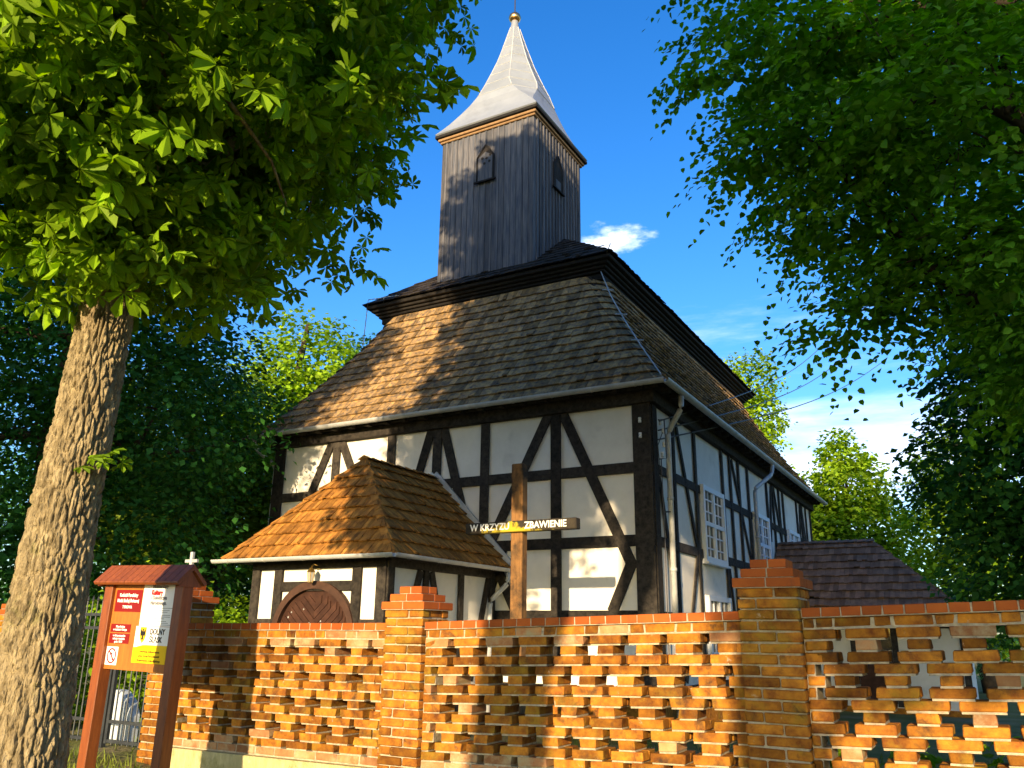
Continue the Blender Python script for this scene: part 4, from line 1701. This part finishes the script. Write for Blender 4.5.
crown('crown', BL, 14800, .162, PALM, MT['leaf_chestnut'], ct, 21, surf=.4, clump=.17, per=9, up=.75, keep=keep_ct, szvar=.42)
crown('crown', BU, 12500, .27, PALM, MT['leaf_chestnut'], ct, 22, surf=.2, clump=.3, per=7, up=.5,
      keep=lambda P: P[:, 2] + .2 > 9.6 + .35 * (TY + P[:, 1] - 6.6))
# a small shoot low on the trunk
rg3 = np.random.default_rng(8)
P = np.array([[.40, -.22, 2.82]]) + rg3.normal(size=(9, 3)) * np.array([.08, .06, .05])
leaf_mesh('shoot', P, np.tile([0, -.3, 1.0], (9, 1)) + rg3.normal(size=(9, 3)) * .3, rg3.normal(size=(9, 3)) + np.array([.8, -.4, 0]), np.full(9, .105), PALM,
          MT['leaf_chestnut'], ct, 3)

# ------------------------------------------------------------------ linden on the right
lx, ly = 7.4, 8.4
lt = empty('linden_tree', (lx, ly, 0))
tag(lt, 'linden with drooping heart-leaved branches hanging in from the right edge', 'tree')
rng = np.random.default_rng(15)
m = MB()
main = limb(m, (0, 0, -.3), (-.3, 0, 11.5), .34, .08, rng, 10, 0, 14, .01)
LB = [(-2.2, .2, 7.9, 1.7, 1.6, 1.3), (-1.3, -.8, 7.0, 1.8, 1.7, 1.5), (-2.4, .3, 6.7, 1.1, 1.2, .65), (-2.0, .0, 5.5, 1.15, 1.2, .5), (-1.0, -.3, 5.6, 1.6, 1.6, .95),
      (-.2, .4, 8.5, 2.6, 2.6, 2.2), (-2.0, .5, 9.7, 2.1, 2.0, 1.5), (.2, .3, 11, 2.6, 2.6, 2.0), (.3, -.2, 6.2, 1.8, 1.8, 1.4), (-.5, -.2, 4.5, 1.2, 1.2, .42),
      (-3.1, .2, 8.6, 1.0, 1.0, .55), (-3.1, .3, 7.5, .75, .8, .35)]
LB = [(b[0] - .82, *b[1:3], b[3] * .8, b[4], b[5] * .75) for b in LB]
rl = np.random.default_rng(4)
SAT = []
for b in LB:
    for _ in range(7):
        d_ = rl.normal(size=3)
        d_ /= np.linalg.norm(d_)
        if d_[0] > .4:
            continue
        k_ = rl.uniform(.95, 1.12)
        SAT.append((b[0] + d_[0] * b[3] * k_, b[1] + d_[1] * b[4] * k_, b[2] + d_[2] * b[5] * k_ - .1, rl.uniform(.3, .6), rl.uniform(.3, .6), rl.uniform(.12, .22)))
for b in LB:
    p = main[int(rng.integers(3, 8))]
    pts = limb(m, p, (b[0], b[1], b[2]), .10, .03, rng, 8, .2, 7)
    for _ in range(7):
        d_ = rng.normal(size=3)
        d_ /= np.linalg.norm(d_)
        i = int(rng.integers(3, 8))
        limb(m, pts[i], np.array(b[:3]) + d_ * np.array(b[3:6]) * .9, .02, .005, rng, 6, .12, 5)
m.build('trunk', MT['bark_dark'], lt, smooth=True, recalc=False)
def twig_crown(name, blobs, ntw, nl, size, material, parent, seed, length=.6, surf=.45, lean=(0, 0, 0)):
    """sprays of leaves hanging from thin twigs that leave the crown outwards and droop"""
    rng = np.random.default_rng(seed)
    vol = np.array([b[3] * b[4] * b[5] for b in blobs]) ** (2 / 3)
    ch = rng.choice(len(blobs), ntw, p=vol / vol.sum())
    B = np.array([b[:6] for b in blobs], float)[ch]
    d = rand_unit(ntw, rng)
    rad = 1 - rng.random(ntw) ** 1.4 * (1 - surf)
    c = B[:, :3] + d * B[:, 3:6] * rad[:, None]
    t = d * np.array([1, 1, .35]) + rng.normal(size=(ntw, 3)) * .35 + np.array(lean)
    t /= np.linalg.norm(t, axis=1)[:, None]
    Ls = length * rng.uniform(.6, 1.3, ntw)
    u = np.linspace(0, 1, nl)
    sgn = np.where(np.arange(nl) % 2, 1., -1.)
    side = np.cross(t, [0, 0, 1.0])
    side /= np.linalg.norm(side, axis=1)[:, None] + 1e-9
    S1 = Ls[:, None] * u[None]
    P = c[:, None] + t[:, None] * S1[..., None] - np.array([0, 0, 1.0]) * (.55 * S1 ** 2 / Ls[:, None])[..., None] + side[:, None] * (sgn * size * .35)[None, :, None]
    P += rng.normal(size=P.shape) * size * .18
    tan = t[:, None] - np.array([0, 0, 1.0]) * (1.1 * u)[None, :, None]
    D = tan * .5 + side[:, None] * sgn[None, :, None] * .8 + np.array([0, 0, -.7]) + rng.normal(size=P.shape) * .3
    Nn = np.array([0, 0, .9]) + d[:, None] * .5 + rng.normal(size=P.shape) * .35
    sz = (size * (1.1 - .35 * u))[None] * rng.uniform(.75, 1.2, (ntw, nl))
    return leaf_mesh(name, P.reshape(-1, 3), Nn.reshape(-1, 3), D.reshape(-1, 3), sz.reshape(-1), HEART, material, parent, seed)


twig_crown('crown', LB + SAT, 3200, 14, .108, MT['leaf_linden'], lt, 31, length=.62, lean=(-.25, 0, 0))

# ------------------------------------------------------------------ trees behind the viewer that shade the church
simple_tree('chestnut_tree', 'chestnut on the street verge behind the viewer', 'tree', (-3.1, -3.0, 0), 9, .5,
            [(0.8, 0, 9.4, 2.4, 2.4, 2.0), (.6, .3, 10.8, 2.5, 2.4, 2.2), (1.4, 0, 12.6, 2.2, 2.2, 2.0), (2.2, .2, 9.8, 2.0, 2.0, 1.9), (.0, 0, 9.6, 1.5, 2.0, 1.6)],
            9000, .28, 'leaf_chestnut', 41, PALM, clump=.33, per=6)
simple_tree('chestnut_tree', 'taller chestnut across the street behind the viewer', 'tree', (-2.2, -7.2, 0), 9, .46,
            [(1.0, 0, 7.2, 1.9, 2.4, 1.9), (3.2, 0, 7.4, 2.4, 2.4, 1.9), (1.4, 0, 10.2, 2.2, 2.2, 2.2), (2.6, 0, 5.0, 2.7, 1.5, .75), (1.0, .3, 5.5, 1.1, 1.2, .9)],
            11000, .27, 'leaf_chestnut', 42, PALM, clump=.33, per=6)
simple_tree('chestnut_tree', 'chestnut at the left end of the street beyond the frame', 'tree', (-11.4, 4.6, .1), 9, .36,
            [(-.3, 0, 6.2, 2.6, 2.6, 2.0), (.3, 0, 8.6, 2.9, 2.6, 2.2), (1.3, 0, 11.1, 3.0, 2.6, 1.9), (1.6, 0, 13.0, 2.6, 2.2, 1.7)],
            11000, .28, 'leaf_chestnut', 43, PALM, clump=.33, per=6)


# ------------------------------------------------------------------ trees round the churchyard
def at_px(px, D, z=0):
    x, y = P2(px, D)
    return (x, y, z)


simple_tree('broadleaf_tree', 'tall dark tree behind the porch with a forked trunk and sunlit top', 'tree', at_px(205, 25), 8, .36,
            [(-.5, 0, 5.0, 3.4, 3.0, 2.0), (1.4, 0, 5.8, 2.2, 2.8, 1.5), (-1.8, 0, 7.2, 2.6, 2.6, 1.8), (-1.0, 0, 8.2, 2.0, 2.4, 1.1), (2.6, 0, 6.6, 1.9, 2, 1.6), (1.2, 0, 4.6, 2.6, 2, 1.3), (-2.6, 0, 5, 2.2, 2, 1.6)],
            36000, .15, 'leaf_far', 51, surf=.5, clump=.32)
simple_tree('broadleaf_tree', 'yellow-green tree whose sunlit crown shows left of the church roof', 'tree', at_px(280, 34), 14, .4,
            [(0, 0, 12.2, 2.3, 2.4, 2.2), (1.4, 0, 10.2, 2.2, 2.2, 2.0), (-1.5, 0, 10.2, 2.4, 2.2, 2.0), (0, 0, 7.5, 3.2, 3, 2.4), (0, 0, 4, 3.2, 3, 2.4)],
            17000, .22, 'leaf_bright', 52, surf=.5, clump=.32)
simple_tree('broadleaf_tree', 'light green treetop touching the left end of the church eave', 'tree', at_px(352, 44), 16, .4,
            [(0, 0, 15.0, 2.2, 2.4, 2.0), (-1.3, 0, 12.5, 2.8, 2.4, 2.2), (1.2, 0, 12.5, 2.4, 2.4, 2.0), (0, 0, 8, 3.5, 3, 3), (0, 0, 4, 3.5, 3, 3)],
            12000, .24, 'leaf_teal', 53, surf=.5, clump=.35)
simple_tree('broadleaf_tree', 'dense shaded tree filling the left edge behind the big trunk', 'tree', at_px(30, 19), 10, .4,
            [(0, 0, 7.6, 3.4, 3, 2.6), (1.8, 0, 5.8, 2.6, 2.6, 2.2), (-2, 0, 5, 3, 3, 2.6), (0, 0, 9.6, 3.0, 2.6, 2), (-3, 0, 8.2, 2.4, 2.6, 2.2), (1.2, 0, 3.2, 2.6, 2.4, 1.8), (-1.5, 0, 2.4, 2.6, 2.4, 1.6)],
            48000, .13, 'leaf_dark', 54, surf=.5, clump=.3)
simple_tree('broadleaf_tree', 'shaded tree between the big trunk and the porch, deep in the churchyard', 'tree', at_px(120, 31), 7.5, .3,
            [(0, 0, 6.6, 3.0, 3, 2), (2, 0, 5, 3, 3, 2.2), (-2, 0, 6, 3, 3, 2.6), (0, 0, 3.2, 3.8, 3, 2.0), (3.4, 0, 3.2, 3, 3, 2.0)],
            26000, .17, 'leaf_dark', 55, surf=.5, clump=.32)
simple_tree('hornbeam_tree', 'bright conical tree standing alone against the sky beyond the annex roof', 'tree', at_px(862, 34), 8.0, .18,
            [(0, 0, 8.3, .9, .9, 1.0), (0, 0, 7.0, 1.6, 1.5, 1.3), (.3, 0, 5.3, 2.3, 2, 1.5), (-.1, 0, 3.8, 2.7, 2.2, 1.5), (.6, 0, 2.2, 2.9, 2.2, 1.6), (-1.2, 0, 5.0, 1.4, 1.2, 1.5)],
            26000, .19, 'leaf_bright', 56, surf=.5, clump=.22)
simple_tree('hornbeam_tree', 'sunlit yellow-green tree half hidden by the dark tree at the right edge', 'tree', at_px(985, 30), 8.5, .25,
            [(-.2, 0, 6.8, 1.3, 1.3, 1.5), (0, 0, 5.0, 1.9, 1.8, 1.6), (0, 0, 3.0, 2.2, 2, 1.8)],
            12000, .17, 'leaf_bright', 57, surf=.5, clump=.25)
simple_tree('broadleaf_tree', 'round treetop peeking over the right slope of the church roof', 'tree', at_px(768, 46), 15, .35,
            [(0, 0, 15.2, 1.6, 1.8, 1.7), (.4, 0, 13.3, 1.5, 1.6, 1.4), (-.6, 0, 12, 2, 2, 1.6), (0, 0, 8, 2.4, 2.4, 2.6)],
            9000, .22, 'leaf_bright', 58, surf=.5, clump=.3)
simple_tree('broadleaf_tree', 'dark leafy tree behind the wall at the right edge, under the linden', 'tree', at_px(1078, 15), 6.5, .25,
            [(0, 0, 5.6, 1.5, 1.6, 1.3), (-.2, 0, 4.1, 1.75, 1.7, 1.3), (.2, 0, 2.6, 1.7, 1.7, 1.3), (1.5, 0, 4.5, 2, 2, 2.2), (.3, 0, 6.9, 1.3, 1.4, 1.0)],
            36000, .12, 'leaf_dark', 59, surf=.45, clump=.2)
simple_tree('bush', 'low grey-green bush beyond the annex roof', 'bush', at_px(912, 26), 2.0, .08,
            [(0, 0, 2.2, 1.5, 1.4, .9), (.9, 0, 1.7, 1.5, 1.3, 1.2), (-.8, 0, 1.4, 1.5, 1.3, 1.2)], 6000, .13, 'leaf_teal', 60, surf=.5, clump=.22)
simple_tree('bush', 'sunlit green bush between the gate pier and the porch', 'bush', at_px(232, 17.5), 1.6, .05,
            [(0, 0, 1.4, .8, .8, .75), (.3, 0, .8, .9, .8, .7)], 3000, .10, 'leaf_bright', 61, surf=.5, clump=.15)
simple_tree('bush', 'bright shrub behind the left gate leaf', 'bush', at_px(62, 14.5), 1.8, .05,
            [(0, 0, 1.4, .9, .8, .7), (.6, 0, .9, .9, .8, .7), (1.3, .3, 1.5, .8, .8, .9)], 4000, .10, 'leaf_bright', 62, surf=.5, clump=.15)
for i, (px, D, lab) in enumerate(((795, 8.2, 'leafy weed behind the right brick panel, beside the darker pier'), (905, 7.9, 'leafy weed behind the right brick panel, at its middle'),
                                  (1000, 7.6, 'leafy weed behind the right brick panel, at the right edge'))):
    simple_tree('weed_plant', lab, 'plant', at_px(px, D), .5, .01,
                [(0, 0, .55, .3, .25, .3), (.1, 0, .3, .35, .3, .25)], 260, .09, 'leaf_bright', 70 + i, HEART, surf=.3, clump=.08, limbs=False, barkm='leaf_dark',
                group='weeds behind the openwork wall')

# ivy-like hedge: distant wood closing the horizon
rng = np.random.default_rng(77)
bl = []
for k in range(60):
    a = R(-75 + 150 * k / 59 + rng.uniform(-1, 1))
    D = rng.uniform(75, 95)
    bl.append((math.sin(a) * D, math.cos(a) * D, rng.uniform(1.5, 3), rng.uniform(4, 7), 4, rng.uniform(3, 6)))
wood = crown('distant_wood', bl, 26000, .8, DIAM, MT['leaf_dark'], None, 78, surf=.5, clump=1.0)
tag(wood, kind='stuff')
wood['label'] = 'far-off line of trees behind the churchyard'
wood['category'] = 'wood'

# grass on the verge and in the churchyard
rng = np.random.default_rng(90)
n = 16000
u = rng.uniform(-6, 12, n)
v = np.where(rng.random(n) < .6, rng.uniform(-2.2, -.1, n), rng.uniform(.3, 7, n))
X = WX + UX * u + VX * v
Y = WY + UY * u + VY * v
Z = np.array([ground_z(a, b) for a, b in zip(X, Y)]) - .01
P = np.stack([X, Y, Z], 1)
Nn = rand_unit(n, rng) * np.array([1, 1, .2])
D = np.tile([0, 0, 1.0], (n, 1)) + rng.normal(size=(n, 3)) * .35
gs = leaf_mesh('grass', P, Nn, D, rng.uniform(.06, .16, n), [[[-.06, 0, 0], [.06, 0, 0], [.02, .7, .05], [0, 1, .12]]], MT['grass'], None, 91)
tag(gs, kind='stuff')
gs['label'] = 'short dry grass along the foot of the wall'
gs['category'] = 'grass'
